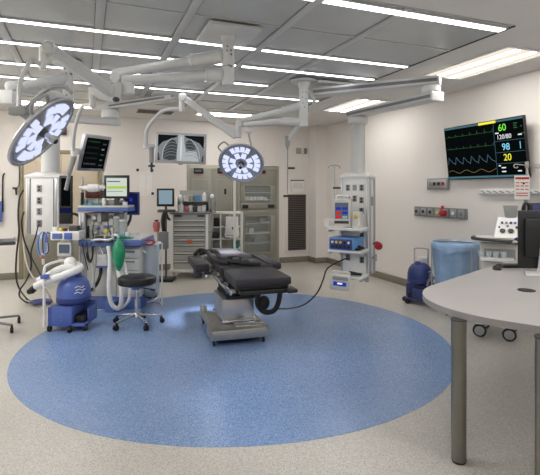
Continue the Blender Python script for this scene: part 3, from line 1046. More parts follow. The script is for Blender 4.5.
def oval(cx, cy, rx, ry, n=24, sq=1.0, tilt=0.0):
    out = []
    for k in range(n):
        a = 2 * pi * k / n
        u, v = rx * math.copysign(abs(cos(a)) ** sq, cos(a)), ry * math.copysign(abs(sin(a)) ** sq, sin(a))
        out.append((cx + u * cos(tilt) - v * sin(tilt), cy + u * sin(tilt) + v * cos(tilt)))
    return out


flat([(0.0, 0.0), (0.0, 0.52), (0.10, 0.72), (0.26, 0.84), (0.40, 0.93), (0.43, 1.0), (0.57, 1.0), (0.60, 0.93), (0.74, 0.84), (0.90, 0.72), (1.0, 0.5), (1.0, 0.0)], 'x2', -0.0022, 'chest_outline')
flat([(0.0, 0.0), (0.0, 0.30), (0.03, 0.28), (0.05, 0.0)], 'x1', -0.0029, 'arm_shade')
flat([(1.0, 0.0), (1.0, 0.24), (0.97, 0.22), (0.95, 0.0)], 'x1', -0.0029, 'arm_shade')
flat([(0.11, 0.08), (0.13, 0.40), (0.19, 0.66), (0.29, 0.84), (0.37, 0.80), (0.42, 0.60), (0.41, 0.30), (0.39, 0.06), (0.26, 0.02)], 'x1', -0.0032, 'lung')
flat([(0.60, 0.55), (0.60, 0.72), (0.66, 0.84), (0.73, 0.80), (0.81, 0.62), (0.83, 0.48), (0.74, 0.42), (0.66, 0.44)], 'x1', -0.0032, 'lung')
flat([(0.42, 0.0), (0.41, 0.35), (0.43, 0.7), (0.44, 1.0), (0.56, 1.0), (0.57, 0.7), (0.60, 0.45), (0.62, 0.0)], 'x3', -0.0036, 'spine')
flat([(0.58, 0.0), (0.58, 0.34), (0.70, 0.40), (0.84, 0.38), (0.90, 0.0)], 'x3', -0.0030, 'heart')
flat(oval(0.5, 0.5, 0.022, 0.46, 20), 'x4', -0.0042, 'spine_core')
for k in range(6):
    v = 0.16 + 0.12 * k
    rb = MB()
    rb.tube([(-sw / 2 + sw * u, -0.0044, z0 + shh * w) for u, w in ((0.13 + 0.02 * max(0, k - 2), v - 0.06), (0.20 + 0.01 * k, v + 0.04), (0.30, v + 0.075), (0.41, v + 0.04))], 0.0035, 4, 6)
    rb.tube([(-sw / 2 + sw * u, -0.0044, z0 + shh * w) for u, w in ((0.87 - 0.02 * max(0, k - 2), v - 0.06), (0.80 - 0.01 * k, v + 0.04), (0.70, v + 0.075), (0.59, v + 0.04))], 0.003, 4, 6)
    part('rib', rb, 'x2', s)
rb = MB()
rb.tube([(-sw / 2 + sw * u, -0.0048, z0 + shh * w) for u, w in ((0.10, 0.02), (0.11, 0.35), (0.18, 0.65), (0.30, 0.87))], 0.005, 5, 6)
rb.tube([(-sw / 2 + sw * u, -0.0048, z0 + shh * w) for u, w in ((0.91, 0.10), (0.89, 0.40), (0.82, 0.65), (0.70, 0.87))], 0.005, 5, 6)
part('chest_wall', rb, 'x3', s)
part('brand_plate', MB().box(-0.03, 0.03, -0.006, 0.02, -0.018, -0.001, 0.004), 'grey', t)
hb = MB().beam(at(146, 146, 6.33), at(155, 146, 6.42), 0.05, 0.05, 0.01).cyl(at(146, 144, 6.33), at(146, 149, 6.33), 0.035, n=16, b=0.006)
part('tilt_joint', hb, 'white', t, True)
part('grip', MB().cyl(at(151.5, 147, 6.36), at(151.5, 163, 6.36), 0.030, n=16, b=0.006), 'grey', t, True)
part('grip_end', MB().cyl(at(151.5, 163, 6.36), at(151.5, 172, 6.36), 0.016, 0.013, n=12).cyl(at(151.5, 165, 6.36), at(151.5, 167, 6.36), 0.045, n=16), 'dgrey', t, True)

# ================================================================== SERVICE BOOMS
def outlet(parent, x, z, y, m='grey', hole='black', w=0.058, h=0.080):
    o_ = part('outlet', MB().box(x - w / 2, x + w / 2, y - 0.008, y - 0.0005, z - h / 2, z + h / 2, 0.003), m, parent)
    part('socket', MB().cyl((x, y - 0.0082, z + 0.018), (x, y - 0.014, z + 0.018), 0.014, n=12).cyl((x, y - 0.0082, z - 0.018), (x, y - 0.014, z - 0.018), 0.014, n=12), hole, o_)


# left service column
fr = Fr(42, 6.0)
t = thing('service_boom', 'white ceiling service column with four outlets, hanging behind the tilted surgical light', 'service boom', fr.X)
hw = 0.215
body = part('service_head', MB().box(-hw, hw, 0, 0.34, 0.93, 1.665, 0.012), 'white', t)
cp = MB()
pr = [(hw + 0.012, 1.666), (hw + 0.012, 1.69), (0.125, 1.735), (0.125, 1.74)]
vs = []
fs = []
for r_, z_ in pr:
    k_ = 0.17 * r_ / hw
    vs += [(-r_, 0.17 - k_, z_), (r_, 0.17 - k_, z_), (r_, 0.17 + k_, z_), (-r_, 0.17 + k_, z_)]
for i in range(3):
    for j in range(4):
        fs.append([i * 4 + j, i * 4 + (j + 1) % 4, i * 4 + 4 + (j + 1) % 4, i * 4 + 4 + j])
fs += [[3, 2, 1, 0], [12, 13, 14, 15]]
part('cap', cp._add(vs, fs), 'white', t)
part('column', MB().cyl((0.03, 0.17, 1.741), (0.03, 0.17, 2.40), 0.115, n=32), 'boom', t)
part('column_flange', MB().cyl((0.03, 0.17, 2.40), (0.03, 0.17, 2.455), 0.135, n=32, b=0.01), 'white', t)
for s in (-1, 1):
    st_ = MB().box(s * 0.175 - 0.016, s * 0.175 + 0.016, -0.006, -0.0005, 0.94, 1.655, 0.002)
    part('corner_strip', st_, 'alu', body)
    part('corner_groove', MB().box(s * 0.150 - 0.005, s * 0.150 + 0.005, -0.004, -0.0005, 0.94, 1.655), 'midgrey', body)
for i, py in enumerate((188.5, 200.5, 211.5, 223.5)):
    q = fr.p(39.3, py)
    outlet(body, q.x, q.z, 0.0, ('grey', 'grey', 'grey', 'midgrey')[i], ('maroon', 'black', 'dgrey', 'maroon')[i], 0.066, 0.092)
la0, la1 = at(50, 117.5, 6.15), at(120, 123, 6.62)
lb = MB().beam(la0, la1, 0.15, 0.085, 0.012)
part('lower_arm', lb, 'boom', t, True)
part('arm_groove', MB().beam(la0.lerp(la1, 0.05) - FW * 0.078, la1.lerp(la0, 0.02) - FW * 0.078, 0.008, 0.026), 'midgrey', t, True)
part('pivot', MB().cyl(at(110.5, 119, 6.62), at(110.5, 110, 6.62), 0.12, n=28, b=0.012), 'white', t, True)
ua0, ua1 = at(97, 109, 6.66), at(176, 97, 6.42)
part('upper_arm', MB().beam(ua0, ua1, 0.17, 0.085, 0.014), 'boom', t, True)
part('arm_groove', MB().beam(ua0.lerp(ua1, 0.18) - FW * 0.088, ua1.lerp(ua0, 0.02) - FW * 0.088, 0.008, 0.024), 'midgrey', t, True)
part('ceiling_plate', MB().box(-0.26, 0.26, -0.16, 0.16, -0.03, -0.001, 0.006, mtx((at(172, 96, 6.42).x, at(172, 96, 6.42).y, H - 0.005), 0)).cyl((at(170, 96, 6.42).x, at(170, 96, 6.42).y, H - 0.10), (at(170, 96, 6.42).x, at(170, 96, 6.42).y, H - 0.03), 0.09, n=24), 'boom', t, True)

# right shelf column
A = radians(28)
o = at(354.5, HY, 6.1); o.z = 0
XB = mtx(o, -YAW - A)
t = thing('service_boom', 'white ceiling service column with shelves and outlets near the right wall', 'service boom', XB)
hw = 0.19
body = part('service_head', MB().box(-hw, hw, 0, 0.30, 0.40, 1.665, 0.012), 'white', t)
cp = MB()
pr = [(hw + 0.012, 1.666), (hw + 0.012, 1.685), (0.155, 1.728), (0.13, 1.738)]
vs, fs = [], []
for r_, z_ in pr:
    k_ = 0.15 * r_ / hw
    vs += [(-r_, 0.15 - k_, z_), (r_, 0.15 - k_, z_), (r_, 0.15 + k_, z_), (-r_, 0.15 + k_, z_)]
for i in range(3):
    for j in range(4):
        fs.append([i * 4 + j, i * 4 + (j + 1) % 4, i * 4 + 4 + (j + 1) % 4, i * 4 + 4 + j])
fs += [[3, 2, 1, 0], [12, 13, 14, 15]]
part('cap', cp._add(vs, fs), 'white', t)
part('column', MB().cyl((0.0, 0.15, 1.739), (0.0, 0.15, 2.379), 0.094, n=32), 'boom', t)
part('column_flange', MB().cyl((0.0, 0.15, 2.38), (0.0, 0.15, 2.48), 0.132, n=32, b=0.02), 'white', t)
for s in (-1, 1):
    part('corner_strip', MB().box(s * 0.172 - 0.012, s * 0.172 + 0.012, -0.010, -0.0005, 0.41, 1.655, 0.002), 'alu', body)
part('side_rail', MB().box(hw + 0.0005, hw + 0.012, 0.02, 0.07, 0.41, 1.655, 0.002).box(hw + 0.0005, hw + 0.012, 0.22, 0.27, 0.41, 1.655, 0.002), 'alu', body)
part('side_plate', MB().box(hw + 0.0005, hw + 0.010, 0.10, 0.18, 1.30, 1.42, 0.003), 'grey', body)
gr = {(-0.088, 1.537): 'grey', (0.096, 1.537): 'grey', (0.096, 1.375): 'grey', (0.096, 1.235): 'midgrey', (0.003, 1.395): 'grey', (-0.088, 0.622): 'midgrey', (0.10, 0.60): 'midgrey', (0.10, 0.935): 'midgrey'}
for (x, z), m in gr.items():
    outlet(body, x, z, 0.0, m, 'maroon' if (x, z) == (-0.088, 0.622) else 'black')
part('switch_plate', MB().box(-0.024, 0.030, -0.008, -0.0005, 1.50, 1.575, 0.003), 'grey', body)
part('red_label', MB().box(-0.115, -0.06, -0.004, -0.0005, 1.405, 1.42), 'red', body)
shz = (1.03, 0.755, 0.43)
for i, z in enumerate(shz):
    x0_ = -0.24 if i < 2 else -0.05
    s_ = part('shelf', MB().box(x0_, 0.20, -0.36, -0.012, z - 0.028, z, 0.006), 'white', t)
    part('shelf_rail', MB().box(x0_ + 0.01, x0_ + 0.03, -0.35, -0.02, z - 0.05, z - 0.0285, 0.002).box(0.17, 0.19, -0.35, -0.02, z - 0.05, z - 0.0285, 0.002), 'alu', s_)
    part('shelf_bracket', MB().box(0.15, 0.19, -0.05, -0.0005, z - 0.10, z - 0.052, 0.003), 'alu', s_)
    part('shelf_bracket', MB().box(-0.19, -0.15, -0.05, -0.011, z - 0.10, z - 0.052, 0.003), 'alu', s_)
part('accessory_pole', MB().cyl((-0.31, 0.10, 1.10), (-0.31, 0.10, 1.86), 0.010, n=10), 'alu', t)
part('pole_hook', MB().tube([(-0.39, 0.08, 1.80), (-0.38, 0.08, 1.83), (-0.31, 0.10, 1.845), (-0.25, 0.10, 1.83), (-0.235, 0.10, 1.80)], 0.007, 8, 5), 'grey', t)
part('pole_clamp', MB().box(-0.33, -0.191, 0.085, 0.115, 1.15, 1.19, 0.004).box(-0.33, -0.191, 0.085, 0.115, 1.52, 1.55, 0.004), 'dgrey', t)
part('side_knob', MB().cyl((hw + 0.012, 0.12, 0.62), (hw + 0.06, 0.12, 0.62), 0.016, n=12).box(hw + 0.05, hw + 0.065, 0.09, 0.15, 0.58, 0.67, 0.004), 'alu', t)
# arms: pivot at the frame's right, column end on the left
cw = XB @ Vector((0.0, 0.15, 2.53))
pv = at(431, 95, 5.15)
la0 = Vector((cw.x, cw.y, 2.525)); la1 = Vector((pv.x, pv.y, 2.525))
dr_ = (la1 - la0).normalized()
l0, l1 = la0 - dr_ * 0.13, la1 + dr_ * 0.07
part('lower_arm', MB().beam(l0, l1, 0.17, 0.085, 0.012), 'boom', t, True)
nrm = Vector((-dr_.y, dr_.x, 0))
nrm = nrm if nrm.dot(FW) < 0 else -nrm
part('arm_groove', MB().beam(l0 + nrm * 0.086, l1 + nrm * 0.086, 0.004, 0.034), 'midgrey', t, True)
part('arm_end', MB().beam(l1, l1 + dr_ * 0.03, 0.19, 0.105, 0.01), 'white', t, True)
part('pivot', MB().cyl((pv.x, pv.y, 2.565), (pv.x, pv.y, 2.655), 0.10, n=32, b=0.02), 'white', t, True)
u1 = Vector((pv.x, pv.y, 2.70))
u0 = at(316, 89, 5.75); u0.z = 2.70
du = (u1 - u0).normalized()
part('upper_arm', MB().beam(u0 - du * 0.05, u1 + du * 0.10, 0.19, 0.09, 0.012), 'boom', t, True)
nu_ = Vector((-du.y, du.x, 0)); nu_ = nu_ if nu_.dot(FW) < 0 else -nu_
part('arm_groove', MB().beam(u0 + nu_ * 0.096, u1 + nu_ * 0.096 + du * 0.08, 0.004, 0.036), 'midgrey', t, True)
part('ceiling_plate', MB().box(-0.24, 0.24, -0.18, 0.18, -0.03, 0, 0.006, mtx((u0.x + 0.16, u0.y - 0.02, H - 0.022))).cyl((u0.x + 0.1, u0.y, 2.744), (u0.x + 0.1, u0.y, H - 0.05), 0.10, n=28), 'boom', t, True)


def local_world(X, v):
    return X @ Vector(v)


# devices on the shelves (frame of the shelf column)
Xm = XB @ Matrix.Translation((-0.105, -0.20, shz[0] + 0.001)) @ Matrix.Rotation(radians(18), 4, 'Z')
t = thing('anaesthetic_monitor', 'white bedside monitor with blue and red readouts on the top boom shelf', 'monitor', Xm)
part('case', MB().box(-0.115, 0.115, -0.06, 0.10, 0, 0.36, 0.018), 'offwhite', t)
sc = part('screen', MB().box(-0.085, 0.085, -0.0625, -0.0605, 0.11, 0.315), 'e_greyscr', t)
for k, (x, z, m) in enumerate(((-0.04, 0.24, 'e_bluescr'), (0.04, 0.24, 'e_bluescr'), (-0.04, 0.185, 'e_red'), (0.04, 0.185, 'e_bluescr'), (-0.04, 0.13, 'e_red'), (0.04, 0.13, 'e_pale'))):
    part('readout', MB().box(x - 0.032, x + 0.032, -0.0645, -0.063, z - 0.016, z + 0.018), m, sc)
part('button_strip', MB().box(-0.09, 0.09, -0.064, -0.0605, 0.05, 0.085, 0.003), 'dgrey', t)
part('handle', MB().tube([(-0.07, 0.02, 0.357), (-0.06, 0.02, 0.40), (0.06, 0.02, 0.40), (0.07, 0.02, 0.357)], 0.012, 8, 6), 'white', t)
lead = MB()
for k in range(4):
    lead.tube([(-0.10, -0.065, 0.06 + 0.015 * k), (-0.15 - 0.02 * k, -0.09, 0.10), (-0.17 - 0.01 * k, -0.10, 0.02), (-0.13, -0.12, 0.012), (-0.05 + 0.03 * k, -0.13, 0.012)], 0.006, 6, 6)
part('lead', lead, 'hose', t)
Xm = XB @ Matrix.Translation((0.10, -0.18, shz[0] + 0.001))
t = thing('gas_module', 'small white module with coiled leads beside the bedside monitor', 'module', Xm)
part('case', MB().box(-0.045, 0.045, -0.07, 0.09, 0, 0.20, 0.012), 'offwhite', t)
part('dial', MB().cyl((0, -0.071, 0.14), (0, -0.085, 0.14), 0.026, n=16, b=0.003), 'yellow', t)
part('lead', MB().tube([(0.03, -0.075, 0.12), (0.055, -0.11, 0.08), (0.04, -0.12, 0.02), (0.0, -0.13, 0.012), (-0.03, -0.11, 0.03)], 0.008, 6, 6), 'hose', t)
Xm = XB @ Matrix.Translation((-0.04, -0.18, shz[1] + 0.001)) @ Matrix.Rotation(radians(-6), 4, 'Z')
t = thing('electrosurgical_unit', 'blue electrosurgical generator with lit dials on the middle boom shelf', 'generator', Xm)
es = MB()
es.prism([(-0.20, 0.0), (0.16, 0.0), (0.16, 0.17), (-0.12, 0.17), (-0.20, 0.13)], -0.16, 0.15, 0.008, Matrix(((0, 0, 1, 0), (1, 0, 0, 0), (0, 1, 0, 0), (0, 0, 0, 1))) @ Matrix.Identity(4))
part('case', MB().box(-0.17, 0.17, -0.18, 0.14, 0, 0.155, 0.014), 'skyblue', t)
es.bm.free()
fp = part('front_panel', MB().box(-0.15, 0.15, -0.190, -0.181, 0.015, 0.14, 0.004), 'navy', t)
for k in range(5):
    part('dial', MB().cyl((-0.11 + k * 0.055, -0.191, 0.10), (-0.11 + k * 0.055, -0.205, 0.10), 0.017, n=12, b=0.003), ('white', 'yellow', 'yellow', 'black', 'white')[k], fp)
    part('socket', MB().cyl((-0.11 + k * 0.055, -0.191, 0.045), (-0.11 + k * 0.055, -0.198, 0.045), 0.015, n=12), 'black', fp)
single('cable_bundle', MB().tube([(0.09, -0.30, shz[1] + 0.016), (0.15, -0.33, shz[1] + 0.02), (0.18, -0.25, shz[1] + 0.03), (0.13, -0.22, shz[1] + 0.045), (0.16, -0.30, shz[1] + 0.05), (0.17, -0.16, shz[1] + 0.02), (0.15, -0.10, shz[1] + 0.014)], 0.014, 8, 6), 'black',
       'black coiled cable bundle beside the blue generator', 'cable', XB)
single('cable_bundle', MB().tube([(-0.02, -0.30, shz[2] + 0.013), (0.04, -0.20, shz[2] + 0.015), (0.13, -0.18, shz[2] + 0.02), (0.16, -0.27, shz[2] + 0.03), (0.07, -0.31, shz[2] + 0.035), (0.01, -0.22, shz[2] + 0.04), (0.10, -0.14, shz[2] + 0.013)], 0.013, 8, 6), 'black',
       'black coiled cable bundle on the lowest boom shelf', 'cable', XB)
# white pump hung under the shelves
fr = Fr(339, 5.65, radians(-8))
q0, q1 = fr.p(329.5, 290.5), fr.p(350, 274)
t = thing('warming_pump', 'white tilted pump unit with a blue screen hung under the boom shelves', 'pump', fr.X @ Matrix.Translation((0, 0, q0.z)) @ Matrix.Rotation(radians(6), 4, 'Y'))
hx = (q1.x - q0.x) / 2; hh = q1.z - q0.z
part('case', MB().box(-hx, hx, 0, 0.13, 0, hh, 0.02), 'offwhite', t)
sc = part('screen', MB().box(-hx + 0.045, hx - 0.045, -0.003, -0.0005, 0.055, hh - 0.095, 0.001), 'e_bluescr', t)
part('readout', MB().box(-0.03, 0.03, -0.0045, -0.0032, 0.075, 0.095), 'e_white', sc)
part('handle', MB().tube([(-hx + 0.02, 0.06, hh - 0.01), (-hx + 0.03, 0.05, hh + 0.018), (hx - 0.03, 0.05, hh + 0.018), (hx - 0.02, 0.06, hh - 0.01)], 0.012, 8, 6), 'offwhite', t)
part('control_strip', MB().box(-hx + 0.03, hx - 0.03, -0.006, -0.0005, hh - 0.075, hh - 0.03, 0.003), 'grey', t)
part('mount_clamp', MB().box(-0.03, 0.10, 0.131, 0.22, hh - 0.12, hh - 0.02, 0.006), 'alu', t)
# red coiled hose on the column side
c = at(378.5, 246, 6.0)
Xr = Matrix.Translation(c) @ mtx((0, 0, 0), -YAW)
t = thing('emergency_knob', 'red coiled emergency hose fitting on the side of the shelf column', 'hose fitting', Xr)
k_ = MB()
for j in range(4):
    k_.torus(0.040 - 0.004 * abs(j - 1.5), 0.013, Matrix.Translation((0, 0.018 * (j - 1.5), 0)) @ Matrix.Rotation(pi / 2, 4, 'X'), 24, 8)
k_.ell((0, 0, 0.0), (0.034, 0.035, 0.042))
part('coil', k_, 'red', t)
part('tail', MB().tube([(0.0, 0.0, 0.03), (-0.01, 0.0, 0.05), (-0.04, 0.02, 0.04), (-0.065, 0.03, 0.02)], 0.011, 8, 6), 'red', t)

# ================================================================== OPERATING TABLE
u_ = radians(16.4)
o = FW * 4.0 + RT * -0.05
XT = mtx((o.x, o.y, 0), -YAW + u_)
t = thing('operating_table', 'low operating table with dark padded top and steel base on the blue floor circle', 'operating table', XT)
Zt = 0.75
hwid = 0.25
part('leg_pad', MB().box(-hwid, hwid, 0, 0.53, Zt - 0.07, Zt, 0.016), 'pad', t)
part('seat_pad', MB().box(-hwid, hwid, 0.555, 1.16, Zt - 0.07, Zt, 0.016), 'pad', t)
part('back_pad', MB().box(-hwid + 0.02, hwid - 0.02, 1.175, 1.72, Zt - 0.065, Zt + 0.002, 0.016), 'pad', t)
part('head_pad', MB().box(-0.20, 0.20, 1.735, 2.02, Zt - 0.06, Zt, 0.016), 'pad', t)
part('table_frame', MB().box(-hwid + 0.02, hwid - 0.02, 0.04, 1.98, Zt - 0.105, Zt - 0.0715, 0.006), 'black', t)
for s in (-1, 1):
    rl = part('side_rail', MB().box(s * 0.275 - 0.009, s * 0.275 + 0.009, 0.06, 0.56, Zt - 0.145, Zt - 0.105, 0.003).box(s * 0.275 - 0.009, s * 0.275 + 0.009, 0.58, 1.55, Zt - 0.145, Zt - 0.105, 0.003), 'chrome', t)
    for y in (0.12, 0.45, 0.70, 1.05, 1.40):
        part('rail_mount', MB().box(s * 0.245 - 0.022, s * 0.245 + 0.020, y - 0.02, y + 0.02, Zt - 0.138, Zt - 0.106, 0.003), 'steel', rl)
ab = part('arm_board', MB().box(-0.47, -0.325, 0.91, 1.60, Zt - 0.085, Zt, 0.018), 'pad', t)
part('arm_bracket', MB().box(-0.44, -0.36, 1.22, 1.34, Zt - 0.20, Zt - 0.086, 0.012), 'dgrey', ab)
part('arm_bracket', MB().box(-0.36, -0.27, 1.00, 1.06, Zt - 0.13, Zt - 0.10, 0.006), 'dgrey', ab)
ab = part('arm_board', MB().box(0.285, 0.415, 0.80, 1.60, Zt - 0.075, Zt - 0.005, 0.018), 'pad', t)
part('arm_bracket', MB().box(0.27, 0.34, 0.98, 1.04, Zt - 0.12, Zt - 0.08, 0.006), 'dgrey', ab)
# foot-end bracket sticking out to the right
part('foot_bracket', MB().box(-0.20, 0.27, 0.02, 0.12, Zt - 0.145, Zt - 0.106, 0.008).box(0.20, 0.30, -0.03, 0.11, Zt - 0.14, Zt - 0.105, 0.014), 'black', t)
# straps
sp_ = MB()
sp_.box(-hwid - 0.006, hwid + 0.006, 0.60, 0.655, Zt + 0.0005, Zt + 0.006, 0.002)
sp_.box(-hwid - 0.008, -hwid - 0.002, 0.60, 0.655, Zt - 0.10, Zt + 0.004, 0.002)
sp_.box(-hwid - 0.008, -hwid - 0.002, 0.537, 0.552, Zt - 0.10, Zt + 0.004, 0.002)
part('strap', sp_, 'strap', t)


def ribbon(pts, w=0.045, th=0.006):
    mb = MB()
    P = catmull(pts, 8)
    for i in range(len(P) - 1):
        if (P[i + 1] - P[i]).length > 1e-4:
            mb.beam(P[i], P[i + 1] + (P[i + 1] - P[i]) * 0.25, w, th)
    return mb


def ztube(pts, r):
    return MB().tube(pts, r, 8, 8)


part('strap', ztube([(-0.34, 1.56, Zt + 0.02), (-0.22, 1.52, Zt + 0.05), (-0.17, 1.30, Zt + 0.05), (-0.20, 1.02, Zt + 0.035), (-0.12, 0.82, Zt + 0.03), (-0.03, 0.72, Zt + 0.028)], 0.024), 'strap', t)
part('strap', ztube([(-0.40, 1.50, Zt + 0.02), (-0.33, 1.58, Zt + 0.06), (-0.25, 1.46, Zt + 0.045), (-0.27, 1.18, Zt + 0.03), (-0.25, 0.90, Zt + 0.03), (-0.16, 0.74, Zt + 0.025)], 0.022), 'strap', t)
part('strap', ztube([(-0.22, 0.86, Zt + 0.022), (-0.10, 0.92, Zt + 0.05), (0.0, 0.83, Zt + 0.05), (0.03, 0.70, Zt + 0.03), (-0.05, 0.66, Zt + 0.03), (0.14, 0.64, Zt + 0.015)], 0.020), 'strap', t)
part('buckle', MB().box(-0.10, -0.03, 0.80, 0.87, Zt + 0.03, Zt + 0.06, 0.006).box(-0.03, 0.03, 0.72, 0.77, Zt + 0.04, Zt + 0.06, 0.006), 'dgrey', t)
# lift
part('bellows', MB().box(-0.17, 0.13, 0.78, 1.28, 0.44, 0.50, 0.01).box(-0.19, 0.15, 0.76, 1.30, 0.50, 0.55, 0.01).box(-0.16, 0.12, 0.80, 1.26, 0.55, 0.64, 0.01).box(-0.18, 0.14, 0.77, 1.29, 0.40, 0.435, 0.01), 'rubber', t)
part('lift_shroud', MB().box(-0.215, 0.115, 0.79, 1.30, 0.19, 0.40, 0.012), 'alu', t)
part('shroud_skirt', MB().box(-0.225, 0.125, 0.77, 1.32, 0.165, 0.192, 0.008), 'chrome', t)
bs = MB()
bs.prism([(-0.37, 0.60), (-0.35, 0.56), (0.19, 0.56), (0.21, 0.60), (0.21, 0.80), (0.16, 0.90), (0.14, 1.30), (-0.27, 1.30), (-0.29, 0.90), (-0.37, 0.80)], 0.062, 0.158, 0.012)
part('base', bs, 'steel', t)
part('base_skirt', MB().box(-0.30, 0.13, 0.66, 1.30, 0.022, 0.0615, 0.006), 'rubber', t)
part('base_ledge', MB().box(-0.12, 0.18, 0.62, 0.76, 0.159, 0.178, 0.006), 'chrome', t)
part('base_arm', MB().box(-0.34, -0.265, 0.86, 1.44, 0.075, 0.15, 0.014).box(-0.35, -0.28, 1.36, 1.45, 0.06, 0.20, 0.014), 'steel', t)
part('base_arm', MB().box(0.145, 0.22, 0.86, 1.44, 0.075, 0.15, 0.014), 'steel', t)
for x, y in ((-0.33, 0.62), (0.165, 0.62), (-0.315, 1.41), (0.18, 1.40)):
    part('caster', MB().cyl((x, y, 0.05), (x, y, 0.064), 0.022, n=12).cyl((x - 0.012, y, 0.026), (x + 0.012, y, 0.026), 0.025, n=18, b=0.004), 'rubber', t)
lp = MB()
lp.tube([(0.12, 0.62, Zt - 0.13), (0.13, 0.66, 0.50), (0.13, 0.72, 0.36), (0.20, 0.72, 0.27), (0.29, 0.66, 0.29), (0.325, 0.60, 0.42), (0.325, 0.56, Zt - 0.12)], 0.026, 10, 7)
lp.ell((0.20, 0.72, 0.36), (0.06, 0.03, 0.075))
part('hose_loop', lp, 'rubber', t)
# power cord from the loop to the shelf column
w0 = XT @ Vector((0.20, 0.70, 0.25))
single('power_cord', MB().tube([w0, at(277, 309, 4.95), at(290, 308.5, 5.05), at(305, 304, 5.2), at(317, 293, 5.35), at(323, 280, 5.5), at(327, 269, 5.6), at(336, 263, 5.75), at(346, 258.5, 5.93)], 0.009, 8, 8), 'black',
       'long black power cord curving from the operating table to the shelf column', 'cord', mtx(w0), world=True)

# ================================================================== STOOL
fr = Fr(137, 5.22)
t = thing('stool', 'round black-topped rolling stool with chrome five-leg base', 'stool', fr.X)
part('seat', MB().lathe([(0, 0.455), (0.19, 0.455), (0.208, 0.468), (0.213, 0.50), (0.205, 0.532), (0.18, 0.545), (0, 0.552)], None, 44), 'black', t)
part('seat_plate', MB().cyl((0, 0, 0.43), (0, 0, 0.454), 0.11, n=28, b=0.004).box(-0.04, 0.04, -0.06, 0.06, 0.40, 0.43, 0.005), 'trimblue', t)
part('piston', MB().cyl((0, 0, 0.13), (0, 0, 0.28), 0.030, n=20).cyl((0, 0, 0.28), (0, 0, 0.42), 0.018, n=20), 'chrome', t)
part('lever', MB().tube([(0.03, -0.02, 0.42), (0.10, -0.04, 0.415), (0.17, -0.05, 0.405)], 0.006, 8, 4).cyl((0.165, -0.05, 0.405), (0.215, -0.06, 0.40), 0.011, n=10), 'rubber', t)
part('hub', MB().cyl((0, 0, 0.085), (0, 0, 0.14), 0.045, 0.036, n=20, b=0.005), 'chrome', t)
for k in range(5):
    a = radians(234 + 72 * k)
    c, s_ = cos(a), sin(a)
    lg = part('leg', MB().beam((c * 0.03, s_ * 0.03, 0.115), (c * 0.27, s_ * 0.27, 0.082), 0.036, 0.024, 0.006, 0.024, 0.018), 'chrome', t)
    cs = MB().cyl((c * 0.265, s_ * 0.265, 0.055), (c * 0.265, s_ * 0.265, 0.085), 0.012, n=10)
    tn = Vector((-s_, c, 0))
    w_ = Vector((c * 0.275, s_ * 0.275, 0.028))
    cs.cyl(w_ - tn * 0.024, w_ - tn * 0.006, 0.028, n=18, b=0.004).cyl(w_ + tn * 0.006, w_ + tn * 0.024, 0.028, n=18, b=0.004)
    cs.box(-0.02, 0.02, -0.018, 0.018, 0.035, 0.060, 0.006, Matrix.Translation((c * 0.27, s_ * 0.27, 0)))
    part('caster', cs, 'rubber', lg)


